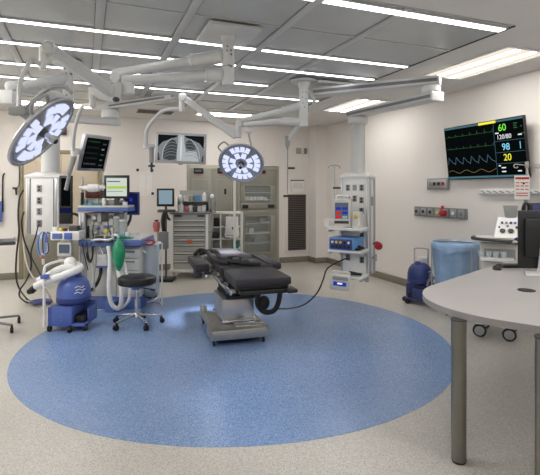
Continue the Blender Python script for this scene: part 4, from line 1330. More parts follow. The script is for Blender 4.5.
# ================================================================== BLUE SUCTION ROVERS
def rover(fr, label, blue, hoses, k=1.0, face=0.0):
    t = thing('suction_rover', label, 'suction cart', fr.X @ Matrix.Scale(k, 4), 'suction rovers')
    RF = Matrix.Rotation(face, 4, 'Z')
    b = MB()
    b.box(-0.20, 0.06, -0.17, 0.20, 0.055, 0.265, 0.014)
    b.box(0.05, 0.195, -0.17, 0.20, 0.055, 0.085, 0.010).box(0.05, 0.195, 0.15, 0.20, 0.085, 0.265, 0.010).box(0.175, 0.195, -0.05, 0.16, 0.085, 0.225, 0.006)
    part('base', b, blue, t)
    part('bin_lining', MB().box(0.0605, 0.17, -0.12, 0.148, 0.0855, 0.16, 0.004), 'black', t)
    part('base_emblem', MB().torus(0.022, 0.004, Matrix.Translation((-0.06, -0.171, 0.14)) @ Matrix.Rotation(pi / 2, 4, 'X'), 16, 5).torus(0.012, 0.003, Matrix.Translation((-0.05, -0.171, 0.125)) @ Matrix.Rotation(pi / 2, 4, 'X'), 14, 5), 'trimblue', t)
    prof = [(0.0, 0.266), (0.13, 0.266), (0.165, 0.285), (0.178, 0.34), (0.176, 0.42), (0.158, 0.49), (0.120, 0.545), (0.06, 0.575), (0, 0.58)]
    bd = MB()
    bd.lathe(prof, Matrix.Translation((0.0, 0.02, 0)), 36)
    body = part('canister_body', bd, blue, t)
    part('waist_band', MB().lathe([(0.164, 0.285), (0.178, 0.295), (0.183, 0.315), (0.180, 0.34), (0.17, 0.35)], Matrix.Translation((0.0, 0.02, 0)), 36), 'navy', body)
    dc_ = MB()
    for k in range(3):
        z = 0.40 + 0.03 * k
        x0_ = 0.075 + 0.012 * (k % 2)
        rr = 0.180 - max(0, (z - 0.42)) * 0.30

        def sf(x, z, rr=rr):
            return RF @ Vector((x, -sqrt(max(0.0, rr * rr - x * x)), z)) + Vector((0, 0.02, 0))
        dc_.tube([sf(x0_, z), sf(x0_ + 0.03, z + 0.012), sf(x0_ + 0.055, z - 0.004), sf(x0_ + 0.07, z + 0.01)], 0.0045, 6, 4)
    part('decal', dc_, 'hose', body)
    part('top_knob', MB().cyl((0.06, 0.0, 0.555), (0.06, 0.0, 0.60), 0.045, 0.035, n=18, b=0.006), 'navy', body)
    for x, y in ((-0.185, -0.15), (0.045, -0.19), (0.185, -0.12), (0.0, 0.17)):
        part('caster', MB().cyl((x, y, 0.05), (x, y, 0.07), 0.016, n=10).cyl((x - 0.018, y, 0.034), (x + 0.018, y, 0.034), 0.034, n=20, b=0.006), 'rubber', t)
    hd = MB()
    if hoses:
        hd.tube([(-0.212, -0.215, 0.07), (-0.212, -0.215, 0.35), (-0.212, -0.215, 0.66), (-0.19, -0.17, 0.715), (-0.12, -0.05, 0.735), (-0.02, 0.03, 0.735)], 0.014, 10, 6)
    else:
        hd.tube([(-0.215, -0.10, 0.07), (-0.215, -0.10, 0.35), (-0.215, -0.10, 0.70), (-0.215, -0.085, 0.755), (-0.215, 0.085, 0.755), (-0.215, 0.10, 0.70), (-0.215, 0.10, 0.35), (-0.215, 0.10, 0.07)], 0.011, 10, 6)
    part('push_handle', hd, 'white' if hoses else 'alu', t)
    part('handle_clip', MB().box(-0.245, -0.165, -0.242, -0.188, 0.575, 0.62, 0.008) if hoses else MB().box(-0.235, -0.198, -0.06, 0.06, 0.50, 0.54, 0.008), 'blue', t)
    if hoses:
        hs = MB()
        hs.tube([(-0.32, -0.20, 0.485), (-0.22, -0.18, 0.53), (-0.10, -0.15, 0.575), (0.02, -0.13, 0.62), (0.085, -0.08, 0.645), (0.075, 0.0, 0.66), (0.0, 0.02, 0.70), (-0.05, 0.0, 0.73)], 0.040, 12, 10, ridges=0.03)
        hs.tube([(-0.30, -0.17, 0.535), (-0.20, -0.12, 0.595), (-0.10, -0.10, 0.655), (0.0, -0.07, 0.665), (0.06, -0.06, 0.63)], 0.040, 12, 10, ridges=0.03)
        hs.ell((-0.02, -0.02, 0.70), (0.07, 0.06, 0.075))
        part('white_hose', hs, 'hose', t)
        part('nozzle', MB().cyl((-0.335, -0.205, 0.455), (-0.385, -0.22, 0.43), 0.040, 0.026, n=16, b=0.006).cyl((-0.30, -0.195, 0.50), (-0.34, -0.205, 0.452), 0.036, n=14), 'black', t)
    else:
        cl = MB()
        for k in range(4):
            cl.torus(0.075 + 0.006 * k, 0.010, RF @ Matrix.Translation((0.15, -0.20 + 0.016 * k, 0.30)) @ Matrix.Rotation(pi / 2 + 0.15, 4, 'X') @ Matrix.Rotation(0.1 * k, 4, 'Y'), 28, 6)
        part('tubing_coil', cl, 'grey', t)
        part('white_canister', MB().cyl(RF @ Vector((0.10, 0.13, 0.48)), RF @ Vector((0.10, 0.13, 0.64)), 0.07, n=20, b=0.01), 'white', t)
    return t


rover(Fr(73, 5.12), 'blue suction cart with thick white hoses on top, beside the floor circle', 'blue', True)
rover(Fr(418.5, 6.30, radians(-118)), 'navy suction cart with grey coiled tubing beside the blue linen hamper', 'navy', False, 0.92, radians(118))

# ================================================================== ANAESTHESIA MACHINE
fr = Fr(102, 5.85)
t = thing('anaesthesia_machine', 'large white anaesthesia machine with blue shelves, screens and a green breathing bag', 'medical machine', fr.X)


def fb(x0, y0, x1, y1, d0, d1, b=0.006):
    return fr.box(MB(), x0, y0, x1, y1, d0, d1, b)


bsx = fb(84, 296, 141, 310, 0.05, 0.60, 0.02)
part('base', bsx, 'trimblue', t)
part('foot_block', fb(105, 302, 114.5, 315.5, -0.12, 0.04, 0.01), 'trimblue', t)
for px, dy in ((88, 0.10), (138, 0.10), (88, 0.55), (138, 0.55)):
    q = fr.p(px, 310, dy)
    part('caster', MB().cyl((q.x - 0.02, dy, 0.03), (q.x + 0.02, dy, 0.03), 0.03, n=18, b=0.005).cyl((q.x, dy, 0.05), (q.x, dy, 0.09), 0.014, n=10), 'rubber', t)
part('lower_cabinet', fb(80, 246, 116.5, 297, 0.06, 0.60, 0.012), 'offwhite', t)
cab = part('drawer_cabinet', fb(116.8, 247, 140.5, 297, 0.05, 0.60, 0.010), 'offwhite', t)
for y0, y1 in ((249, 258), (259, 270), (271, 282), (283, 294)):
    dr = part('drawer', fb(119.5, y0, 138.8, y1, 0.026, 0.049, 0.004), 'white', cab)
    ym = y0 + 2.2
    part('handle', fb(124, ym, 134.5, ym + 1.4, 0.012, 0.025, 0.003), 'grey', dr)
part('worktop', fb(78, 240, 141, 246.5, -0.10, 0.58, 0.015), 'trimblue', t)
part('worktop_surface', fb(80, 239.2, 140, 239.95, -0.08, 0.56, 0.002), 'offwhite', t)
upper = part('gas_block', fb(83, 213, 113, 239, 0.10, 0.55, 0.012), 'offwhite', t)
for (x0, y0, x1, y1, m) in ((92.5, 214.5, 96, 222, 'midgrey'), (101, 213.5, 108, 221.5, 'dgrey'), (86, 226, 89, 238, 'black'), (92, 225, 98.5, 235, 'grey'), (104.5, 229, 107.5, 233, 'yellow'), (103, 225.5, 112, 228, 'blue')):
    part('gauge', fb(x0, y0, x1, y1, 0.070, 0.099, 0.004), m, upper)
for px, py, m in ((94, 218, 'white'), (88, 217, 'dgrey'), (110.5, 217, 'dgrey'), (99.5, 223, 'grey')):
    q = fr.p(px, py, 0.06)
    part('knob', MB().cyl((q.x, 0.099, q.z), (q.x, 0.055, q.z), 0.022, n=14, b=0.004), m, upper)
part('top_shelf', fb(77, 207.6, 128.5, 211.6, -0.02, 0.50, 0.012), 'trimblue', t)
part('shelf_lip', fb(78, 205.6, 128, 207.5, -0.015, 0.50, 0.003), 'offwhite', t)
for px, dy in ((79, 0.48), (126, 0.48), (79.5, 0.12), (126, 0.12)):
    q0, q1 = fr.p(px, 239, dy), fr.p(px, 212.5, dy)
    part('post', MB().cyl((q0.x, dy, q0.z), (q1.x, dy, q1.z), 0.016, n=12), 'alu', t)
# flow tubes
for k in range(5):
    px = 114.5 + k * 2.4
    q0, q1 = fr.p(px, 236, 0.16), fr.p(px, 214, 0.16)
    part('flow_tube', MB().cyl((q0.x, 0.16, q0.z), (q0.x, 0.16, q1.z), 0.012, n=12), 'clear', t)
part('flow_tube_holder', fb(113.2, 237, 126.5, 239, 0.10, 0.24, 0.004), 'white', t)
part('flow_back_plate', fb(113.2, 213, 126.5, 236.8, 0.20, 0.24, 0.004), 'grey', t)
# main screen
ms = part('main_screen', fb(104, 175.2, 128.8, 198.5, 0.02, 0.06, 0.006), 'black', t, label='black framed screen with a pale page')
part('page', fb(106.4, 178, 126.8, 196.2, 0.0185, 0.0199, 0.0), 'e_screen', ms)
part('page_band', fb(107, 186.2, 126.4, 188.8, 0.0172, 0.0183, 0.0), 'e_band', ms)
part('page_band', fb(107, 181.0, 120, 182.0, 0.0172, 0.0183, 0.0), 'e_greyscr', ms)
part('page_band', fb(107, 191.0, 123, 191.8, 0.0172, 0.0183, 0.0), 'e_pale', ms)
part('screen_neck', fb(114, 198.6, 119, 205.5, 0.04, 0.09, 0.004), 'dgrey', ms)
bsn = part('rear_screen', fb(123, 192, 139, 215, 0.26, 0.30, 0.006), 'navy', t, label='dark blue screen facing the room')
part('display_area', fb(124.3, 193.5, 137.6, 213, 0.2585, 0.2598, 0.0), 'e_navy', bsn)
part('logo_glow', fb(129.5, 198, 132.5, 201.5, 0.2572, 0.2583, 0.0), 'e_bluescr', bsn)
part('arm', MB().tube([fr.p(131, 214, 0.29), fr.p(130, 220, 0.30), fr.p(127, 226, 0.32)], 0.018, 8, 4), 'dgrey', bsn)
tall = part('tall_display', fb(59, 175.5, 71.5, 224, 0.04, 0.09, 0.008), 'black', t, label='tall dark side display')
part('display_area', fb(61, 178, 70.3, 206, 0.0385, 0.0398, 0), 'e_black', tall)
part('blue_band', fb(60, 208, 71, 213, 0.0382, 0.0398, 0), 'e_navy', tall)
part('arm', MB().tube([fr.p(70, 214, 0.14), fr.p(75, 214, 0.2), fr.p(80, 217, 0.25)], 0.016, 8, 4), 'dgrey', tall)
# white lamp-like camera head on an arm
hd = part('ceiling_hung_head', MB().tube([fr.p(79, 187.5, -0.1), fr.p(86, 188, -0.1), fr.p(93, 188, -0.1), fr.p(100, 187.6, -0.1), fr.p(105, 187.2, -0.1)], [0.018, 0.03, 0.048, 0.050, 0.046, 0.030, 0.018], 14, 6), 'white', t, label='white tapered pointer head')
part('hinge', MB().tube([fr.p(79, 187.5, -0.1), fr.p(82, 186, -0.08), fr.p(82.5, 178, 0.0), fr.p(82.5, 205, 0.1)], 0.012, 8, 6), 'grey', hd)
# side panel, rails, manifold and small fittings
sp2 = part('side_panel', fb(78.5, 213, 84.5, 292, 0.02, 0.10, 0.008), 'white', t)
for px in (80.2, 83.0):
    part('rail', fb(px - 0.6, 214, px + 0.6, 290, 0.008, 0.0195, 0.002), 'alu', sp2)
part('manifold', MB().tube([fr.p(92, 240.5, -0.13), fr.p(100, 239.5, -0.14), fr.p(108, 240, -0.15), fr.p(114, 238, -0.14)], 0.018, 10, 6), 'alu', t)
for px, py, m in ((96, 232.5, 'white'), (101, 233, 'alu'), (105.5, 236, 'white'), (110, 232, 'alu'), (112.3, 228, 'yellow'), (98, 228.5, 'blue')):
    q = fr.p(px, py, 0.06)
    part('fitting', MB().cyl((q.x, 0.099, q.z), (q.x, 0.03, q.z), 0.018, 0.014, n=12, b=0.003), m, t)
for px0, py0, px1, py1, m in ((90, 223, 95, 292, 'alu'), (86, 240, 93.5, 288, 'clear'), (99, 240, 103.5, 255, 'hose'), (112, 228, 116, 250, 'hose'), (94, 222, 90.5, 245, 'black'), (108, 222, 112.5, 240, 'dgrey')):
    a_, b2 = fr.p(px0, py0, 0.0), fr.p(px1, py1, -0.10)
    mid = (a_ + b2) / 2 + Vector((0.03, -0.05, -0.05))
    part('hanging_tube', MB().tube([a_, a_.lerp(mid, 0.5) + Vector((-0.01, -0.01, 0)), mid, b2], 0.007, 8, 6), m, t)
for k, (px, w_, h_, m) in enumerate(((126.5, 3.2, 6.5, 'white'), (131, 3.4, 4.0, 'offwhite'), (135, 3.0, 5.5, 'clear'), (138.5, 2.6, 3.0, 'white'))):
    part('worktop_item', fb(px - w_ / 2, 239.0 - h_, px + w_ / 2, 239.0, 0.05 + 0.04 * (k % 2), 0.15 + 0.04 * (k % 2), 0.006), m, t)
for k, (px, h_) in enumerate(((116.5, 20), (122.5, 17))):
    q0, q1 = fr.p(px, 236.8, 0.10), fr.p(px, 236.8 - h_, 0.10)
    cn = part('canister', MB().lathe([(0, q0.z), (0.036, q0.z), (0.040, q0.z + 0.02), (0.040, q1.z - 0.02), (0, q1.z - 0.02)], Matrix.Translation((q0.x, 0.10, 0)), 18), 'clear', t)
    part('canister_lid', MB().cyl((q0.x, 0.10, q1.z - 0.019), (q0.x, 0.10, q1.z + 0.006), 0.043, n=18, b=0.004), 'white', cn)
for k, (px, w_, h_, m) in enumerate(((103.5, 3, 7, 'white'), (81.5, 2.0, 13, 'black'), (124.5, 4, 3.5, 'white'), (90, 4, 2.5, 'skyblue'), (119, 5, 3, 'dgrey'))):
    part('shelf_item', fb(px - w_ / 2, 205.4 - h_, px + w_ / 2, 205.4, -0.01, 0.045, 0.005), m, t)
# things on the shelf
part('printer', fb(85, 190.5, 100, 198, 0.15, 0.35, 0.006), 'maroon', t, label='dark red box on the top shelf')
part('printer_stand', fb(87, 198.2, 98, 205.4, 0.18, 0.33, 0.004), 'offwhite', t)
part('suction_block', fb(80, 199, 86, 205.5, 0.03, 0.12, 0.006), 'grey', t)
part('instrument_tray', fb(82, 203.4, 101, 205.5, 0.0, 0.14, 0.004), 'teal', t)
part('module', fb(106, 200, 122, 205.4, 0.05, 0.16, 0.008), 'grey', t)
# CO2 absorber and its tubes
ab = part('absorber', fb(96.2, 254, 106.8, 266, -0.06, 0.055, 0.010), 'white', t)
part('absorber_canister', fb(97, 246.8, 106, 253.8, -0.05, 0.05, 0.012), 'clear', ab)
part('absorber_base', fb(96, 266.1, 107, 268, -0.06, 0.055, 0.004), 'blue', ab)
part('valve', fb(94.5, 236, 103, 242.5, -0.14, -0.105, 0.010), 'black', t)
part('valve', fb(105, 236.5, 112, 243, -0.15, -0.105, 0.010), 'dgrey', t)
part('black_tube', MB().tube([fr.p(101, 268, 0.0), fr.p(100, 276, -0.06), fr.p(96, 285, -0.08), fr.p(90, 291, -0.05), fr.p(86, 291, 0.0)], 0.020, 10, 8, ridges=0.06), 'black', t)
part('black_tube', MB().tube([fr.p(92.5, 246, -0.11), fr.p(92.5, 256, -0.12), fr.p(90, 262, -0.12), fr.p(87.5, 258, -0.11), fr.p(87, 252, -0.11)], 0.012, 8, 8), 'black', t)
hs = MB()
hs.tube([fr.p(108.5, 246, -0.14), fr.p(110, 260, -0.16), fr.p(109, 280, -0.20), fr.p(109.5, 296, -0.24), fr.p(113, 306, -0.26), fr.p(119, 308, -0.26), fr.p(121.5, 300, -0.24), fr.p(121, 285, -0.20), fr.p(118, 270, -0.14)], 0.027, 12, 12, ridges=0.06)
part('breathing_hose', hs, 'hose', t, label='white corrugated hose hanging in a loop')
hs = MB()
hs.tube([fr.p(124, 262, -0.12), fr.p(127, 276, -0.16), fr.p(129.5, 288, -0.18), fr.p(129, 299, -0.20), fr.p(124, 306, -0.21), fr.p(118, 309, -0.22)], 0.018, 10, 10, ridges=0.06)
part('breathing_hose', hs, 'hose', t)
q = fr.p(119, 255, -0.18)
part('breathing_bag', MB().lathe([(0.0, -0.20), (0.018, -0.185), (0.05, -0.12), (0.072, -0.02), (0.074, 0.05), (0.062, 0.12), (0.035, 0.17), (0.020, 0.19), (0.020, 0.215), (0, 0.215)], Matrix.Translation((q.x, -0.18, q.z)), 20), 'green', t, label='green rubber breathing bag')
part('bag_mount', MB().tube([fr.p(119, 238.5, -0.18), fr.p(117, 235, -0.17), fr.p(112, 236, -0.13)], 0.018, 10, 5), 'alu', t)
part('teal_cloth', MB().tube([fr.p(113.5, 238.5, -0.12), fr.p(120, 236.6, -0.09), fr.p(128, 238, -0.06), fr.p(133, 238.3, -0.02)], [0.014, 0.024, 0.020, 0.012], 10, 6), 'teal', t)
# hanging probe
part('probe_cord', MB().tube([fr.p(87, 214, 0.05), fr.p(86.5, 228, 0.02), fr.p(87, 246, -0.12), fr.p(89, 258, -0.13), fr.p(91, 263, -0.13)], 0.007, 6, 6).tube([fr.p(84, 215, 0.05), fr.p(81, 232, -0.02), fr.p(83, 248, -0.12), fr.p(88, 270, -0.13)], 0.006, 6, 6), 'black', t)
part('probe_cord', MB().tube([fr.p(97, 246, -0.12), fr.p(96, 262, -0.12), fr.p(94, 280, -0.10), fr.p(94, 292, -0.08)], 0.006, 6, 6), 'grey', t)

# ---- small ventilator unit standing left of it
fr = Fr(64, 5.62)
t = thing('warming_unit', 'white and blue unit with a small grey screen on a pole behind the suction cart', 'medical unit', fr.X)
q = fr.p(66, 240, 0)
part('pole', MB().cyl((q.x, 0.10, 0.06), (q.x, 0.10, 0.95), 0.020, n=14), 'alu', t)
part('pole_base', MB().box(q.x - 0.14, q.x + 0.14, -0.02, 0.22, 0.0, 0.065, 0.01), 'grey', t)
part('top_case', fb(50, 231.5, 79, 240.5, 0, 0.22, 0.015), 'white', t)
part('face_panel', fb(52, 233.5, 62, 239, -0.008, -0.0005, 0.002), 'trimblue', t)
part('face_panel', fb(64, 233, 72, 239.5, -0.008, -0.0005, 0.002), 'blue', t)
part('side_hoop', MB().tube([fr.p(48.5, 238, 0.06), fr.p(45.5, 242, 0.05), fr.p(47, 233, 0.08), fr.p(50, 234, 0.12)], 0.010, 8, 6), 'blue', t)
mo = part('small_screen', fb(57, 242.5, 71, 256.5, 0.03, 0.12, 0.010), 'offwhite', t)
part('display_area', fb(58.8, 244.5, 69.4, 253.3, 0.0275, 0.0298, 0), 'e_greyscr', mo)
part('keypad', fb(58, 257.5, 71, 262, 0.04, 0.10, 0.004), 'grey', t)
part('yellow_item', fb(58.5, 228, 62, 231.2, 0.06, 0.10, 0.006), 'yellow', t)
part('white_item', fb(52, 227, 57, 231.2, 0.08, 0.14, 0.006), 'paper', t)
part('red_item', fb(63, 228.5, 66, 231.2, 0.03, 0.08, 0.005), 'maroon', t)
part('cable_basket', fb(68.5, 226, 77, 231.3, 0.07, 0.18, 0.012), 'dgrey', t)

# ---- clear waste bag on a ring, between machine and cart
fr = Fr(151.3, 6.1)
t = thing('waste_bag_stand', 'clear waste bag hanging from a white ring beside the anaesthesia machine drawers', 'waste bag', fr.X)
zr = fr.p(149, 243).z
bg = MB()
N = 26
prof = [(0.06, 0.10), (0.095, 0.14), (0.10, 0.30), (0.098, 0.50), (0.11, zr - 0.03), (0.115, zr)]
vs, fs = [], []
for i, (r_, z_) in enumerate(prof):
    for k in range(N):
        a = 2 * pi * k / N
        rr = r_ * (1 + 0.06 * sin(5 * a + i) + 0.03 * sin(9 * a - 2 * i))
        vs.append((rr * cos(a), rr * sin(a), z_))
for i in range(len(prof) - 1):
    for k in range(N):
        fs.append([i * N + k, i * N + (k + 1) % N, (i + 1) * N + (k + 1) % N, (i + 1) * N + k])
fs.append(list(range(N)))
part('bag', bg._add(vs, fs), 'bagclear', t, angle=60)
part('ring', MB().torus(0.118, 0.012, Matrix.Translation((0, 0, zr)), 32, 8), 'white', t)
part('dark_contents', MB().ell((0.0, 0.0, 0.135), (0.085, 0.085, 0.05)), 'dgrey', t)
part('stand_leg', MB().cyl((0.135, 0.02, 0.0), (0.135, 0.02, zr), 0.010, n=10).cyl((-0.135, 0.02, 0.0), (-0.135, 0.02, zr), 0.010, n=10).tube([(-0.135, 0.02, 0.02), (0, 0.15, 0.02), (0.135, 0.02, 0.02)], 0.009, 8, 6), 'white', t)
part('red_clamp', MB().tube([(-0.06, -0.11, zr + 0.03), (-0.02, -0.14, zr + 0.055), (0.04, -0.13, zr + 0.045), (0.07, -0.10, zr + 0.02), (0.02, -0.125, zr - 0.01), (-0.04, -0.125, zr)], 0.012, 8, 6, True), 'red', t)
part('tag_strap', MB().beam((-0.16, -0.13, zr - 0.02), (-0.03, -0.135, zr - 0.11), 0.035, 0.012, 0.003), 'white', t)
part('clear_tube', MB().tube([(0.05, -0.10, zr + 0.08), (0.11, -0.11, zr + 0.0), (0.125, -0.12, zr - 0.2), (0.115, -0.12, 0.22), (0.13, -0.10, 0.08)], 0.007, 6, 8), 'clear', t)
# pole box with a red sharps bin
fr = Fr(163.5, 7.6)
t = thing('pole_box', 'blue-grey box on a dark pole beside the drawer cart', 'box', fr.X)
part('case', fb(158.5, 232.5, 167, 249.5, 0, 0.14, 0.01), 'midgrey', t)
part('pole', MB().cyl((0.0, 0.18, 0.05), (0.0, 0.18, 1.25), 0.016, n=12), 'dgrey', t)
part('base_plate', MB().box(-0.14, 0.14, 0.02, 0.32, 0.0, 0.05, 0.01), 'black', t)
part('clamp', MB().box(-0.03, 0.03, 0.1405, 0.20, 0.62, 0.70, 0.004), 'black', t)
part('dark_hose', MB().tube([fr.p(166, 212, 0.02), fr.p(164, 215, 0.0), fr.p(163, 222, 0.0), fr.p(164, 231, 0.03)], 0.035, 10, 8, ridges=0.07), 'black', t)
fr = Fr(156.5, 7.9)
t = thing('sharps_bin', 'small red sharps container on a wall bracket beside the dark hose', 'sharps bin', fr.X @ Matrix.Translation((0, 0, 0)))
part('bracket', MB().cyl((0, 0.10, 0.03), (0, 0.10, 0.80), 0.014, n=10).box(-0.10, 0.10, 0.02, 0.20, 0.0, 0.03, 0.006), 'grey', t)
q0, q1 = fr.p(156.5, 231), fr.p(156.5, 222)
part('container', MB().lathe([(0, q0.z - 0.01), (0.045, q0.z - 0.01), (0.062, q0.z + 0.08), (0.055, q1.z), (0, q1.z + 0.01)], None, 20), 'pink', t)
part('lid', MB().cyl((0, 0, q1.z + 0.011), (0, 0, q1.z + 0.035), 0.035, n=16, b=0.004), 'maroon', t)

# ================================================================== SUPPLY CART
fr = Fr(189.3, 7.9)
t = thing('supply_cart', 'tall grey drawer cart with many shallow drawers and an orange tag', 'cart', fr.X)
Wc = 0.318
part('body', MB().box(-Wc, Wc, 0.02, 0.58, 0.17, 1.10, 0.010), 'cartgrey', t)
for s in (-1, 1):
    part('corner_post', MB().box(s * (Wc - 0.022) - 0.022, s * (Wc - 0.022) + 0.022, 0.004, 0.0195, 0.17, 1.10, 0.004), 'white', t)
ys = [219.5, 224.2, 229, 233.8, 238.7, 243.7, 252, 260.5, 270]
for i in range(8):
    z1 = fr.p(189, ys[i]).z; z0 = fr.p(189, ys[i + 1]).z
    dr = part('drawer', MB().box(-Wc + 0.05, Wc - 0.05, -0.004, 0.019, z0 + 0.006, z1 - 0.006, 0.004), 'cartgrey', t)
    part('drawer_pull', MB().box(-Wc + 0.06, Wc - 0.06, -0.022, -0.0045, z1 - 0.030, z1 - 0.010, 0.005), 'offwhite', dr)
    part('painted_shadow_strip', MB().box(-Wc + 0.055, Wc - 0.055, -0.0065, -0.0045, z1 - 0.046, z1 - 0.032), 'dgrey', dr)  # solid dark strip, paints the shade under the drawer pull
part('orange_tag', MB().box(-0.03, 0.055, -0.028, -0.0225, fr.p(189, 243).z, fr.p(189, 239.8).z, 0.002), 'orange', t)
part('top_tray', MB().box(-Wc - 0.02, Wc + 0.02, -0.02, 0.60, 1.101, 1.125, 0.008), 'midgrey', t)
part('bumper', MB().box(-Wc - 0.025, Wc + 0.025, -0.025, 0.60, 0.115, 0.168, 0.012), 'offwhite', t)
for x, y in ((-0.28, 0.06), (0.28, 0.06), (-0.28, 0.52), (0.28, 0.52)):
    part('caster', MB().cyl((x - 0.018, y, 0.055), (x + 0.018, y, 0.055), 0.055, n=20, b=0.008).box(x - 0.03, x + 0.03, y - 0.03, y + 0.03, 0.085, 0.114, 0.006), 'white', t)
part('push_handle', MB().tube([(Wc + 0.01, 0.05, 0.80), (Wc + 0.07, 0.05, 0.82), (Wc + 0.07, 0.05, 1.30), (Wc + 0.07, 0.45, 1.30), (Wc + 0.07, 0.50, 1.13), (Wc + 0.01, 0.50, 1.10)], 0.012, 8, 4), 'grey', t)
for px, m in ((178, 'dgrey'), (201, 'dgrey')):
    q = fr.p(px, 217, 0)
    part('label_holder', MB().box(q.x - 0.06, q.x + 0.06, -0.008, 0.019, 1.055, 1.085, 0.002), m, t)
rack = part('back_rack', MB().box(-0.26, 0.30, 0.50, 0.52, 1.126, 1.50, 0.004).box(-0.26, 0.30, 0.30, 0.50, 1.30, 1.312, 0.002).box(-0.26, -0.245, 0.30, 0.50, 1.126, 1.36, 0.003).box(0.285, 0.30, 0.30, 0.50, 1.126, 1.36, 0.003), 'grey', t)
it = [(-0.22, 'white', 0.12, 'white bottle', 0), (-0.12, 'offwhite', 0.10, 'cream tub', 1), (-0.03, 'steelframe', 0.13, 'tan bottle', 0), (0.08, 'skyblue', 0.10, 'blue tub', 1), (0.20, 'white', 0.16, 'white jug', 0)]
for x, m, hgt, nm, kind in it:
    prof = [(0, 0), (0.04, 0), (0.042, hgt * 0.7), (0.018, hgt * 0.88), (0.018, hgt), (0, hgt)] if kind == 0 else [(0, 0), (0.045, 0), (0.05, hgt), (0, hgt)]
    single('bottle' if kind == 0 else 'tub', MB().lathe(prof, None, 18), m, '%s standing on the upper rack of the drawer cart' % nm, 'bottle' if kind == 0 else 'tub', fr.X @ Matrix.Translation((x, 0.39, 1.3125)))
for k in range(6):
    x = -0.19 + k * 0.078
    m = ('offwhite', 'pink', 'white', 'dgrey', 'offwhite', 'white')[k]
    lb = ('cream supply box in the lower rack, next to the cart bottle', 'pale red supply box in the lower rack of the cart', 'white supply box in the middle of the lower rack', 'dark grey supply box in the lower rack of the cart',
          'cream supply box toward the lamp side of the lower rack', 'white supply box at the lamp end of the lower rack')[k]
    single('supply_box', MB().box(-0.032, 0.032, -0.06, 0.06, 0, 0.09 + 0.012 * (k % 3), 0.004), m, lb, 'box', fr.X @ Matrix.Translation((x, 0.39, 1.126)), 'boxes in the cart rack')
q = fr.p(181, 212, 0.10)
single('spray_bottle', MB().lathe([(0, 0), (0.045, 0), (0.047, 0.12), (0.022, 0.155), (0.020, 0.19), (0, 0.19)], None, 20), 'clear', 'clear bottle standing at the front of the drawer cart top', 'bottle', fr.X @ Matrix.Translation((q.x, 0.10, 1.1255)))
lampX = fr.X @ Matrix.Translation((0.31, 0.42, 1.126))
t = thing('task_lamp', 'small clip lamp with white round head on the drawer cart', 'lamp', lampX)
part('base', MB().cyl((0, 0, 0), (0, 0, 0.02), 0.035, n=16, b=0.004), 'dgrey', t)
part('stem', MB().tube([(0, 0, 0.02), (-0.03, 0, 0.12), (-0.03, -0.02, 0.22), (0.01, -0.05, 0.26)], 0.009, 8, 6), 'dgrey', t)
part('lamp_head', MB().ell((0.03, -0.07, 0.27), (0.035, 0.04, 0.045)), 'hose', t)
# laptop-like display on the cart
fr2 = Fr(165.5, 7.85, radians(6))
q0, q1 = fr2.p(156.8, 206.5), fr2.p(174, 188.5)
z0 = 1.2
t = thing('cart_display', 'black framed display with pale screen on an arm at the side of the drawer cart', 'monitor', fr2.X)
hs_ = part('housing', MB().box(q0.x, q1.x, 0, 0.04, q0.z, q1.z, 0.008), 'black', t)
part('screen', MB().box(q0.x + 0.035, q1.x - 0.03, -0.002, -0.0003, q0.z + 0.04, q1.z - 0.03), 'e_pale', hs_)
part('keyboard_tray', MB().box(q0.x + 0.03, q1.x + 0.02, -0.16, 0.06, fr2.p(165, 212).z, fr2.p(165, 209.5).z, 0.008), 'dgrey', t)
part('neck', MB().tube([(0, 0.045, q0.z + 0.05), (0.0, 0.07, q0.z - 0.05), (0.0, 0.06, q0.z - 0.09)], 0.02, 8, 5), 'black', t)
part('arm', MB().tube([(0.0, 0.05, fr2.p(165, 212.2).z), (0.03, 0.10, 1.03), (0.06, 0.17, 1.0)], 0.022, 8, 5), 'dgrey', t)

# ================================================================== WIRE RACK WITH BAG
fr = Fr(225.5, 8.56)
t = thing('wire_rack', 'white framed open rack in front of the steel cabinets', 'rack', fr.X)
Wr = 0.285
for x in (-Wr, Wr):
    for y in (0, 0.36):
        part('post', MB().cyl((x, y, 0.05), (x, y, 1.09), 0.016, n=12), 'white', t)
        part('foot', MB().cyl((x, y, 0.0), (x, y, 0.05), 0.022, 0.018, n=12), 'dgrey', t)
part('middle_post', MB().cyl((-0.09, 0, 0.12), (-0.09, 0, 1.06), 0.014, n=12), 'white', t)
for z in (0.18, 0.42, 0.60, 0.82, 1.07):
    part('shelf', MB().box(-Wr, Wr, 0.0, 0.36, z, z + (0.035 if z > 1 else 0.015), 0.004), 'white', t)
for k, (x, z, w, hgt, m) in enumerate(((-0.19, 0.615, 0.12, 0.10, 'dgrey'), (0.02, 0.615, 0.12, 0.09, 'grey'), (0.17, 0.435, 0.12, 0.10, 'teal'), (-0.18, 0.435, 0.12, 0.12, 'midgrey'), (-0.18, 0.835, 0.12, 0.15, 'black'), (0.01, 0.835, 0.10, 0.12, 'grey'), (0.16, 0.195, 0.14, 0.13, 'offwhite'))):
    lb = ('dark grey carton on the middle shelf of the open rack', 'pale grey carton on the middle shelf of the open rack', 'teal carton on a low shelf of the open rack', 'grey carton on a low shelf of the open rack',
          'black carton high on the cart side of the open rack', 'grey carton high in the middle of the open rack', 'cream carton on the bottom shelf of the open rack')[k]
    single('carton', MB().box(-w / 2, w / 2, 0.03, 0.30, 0, hgt, 0.005), m, lb, 'box', fr.X @ Matrix.Translation((x, 0.02, z + 0.001)))
q0, q1 = fr.p(224.5, 237.5, -0.03), fr.p(239.5, 216.5, -0.03)
t2 = thing('hanging_bag', 'white printed bag hung on the front of the open rack', 'bag', fr.X)
bgm = MB()
N = 12
vs, fs = [], []
poly = []
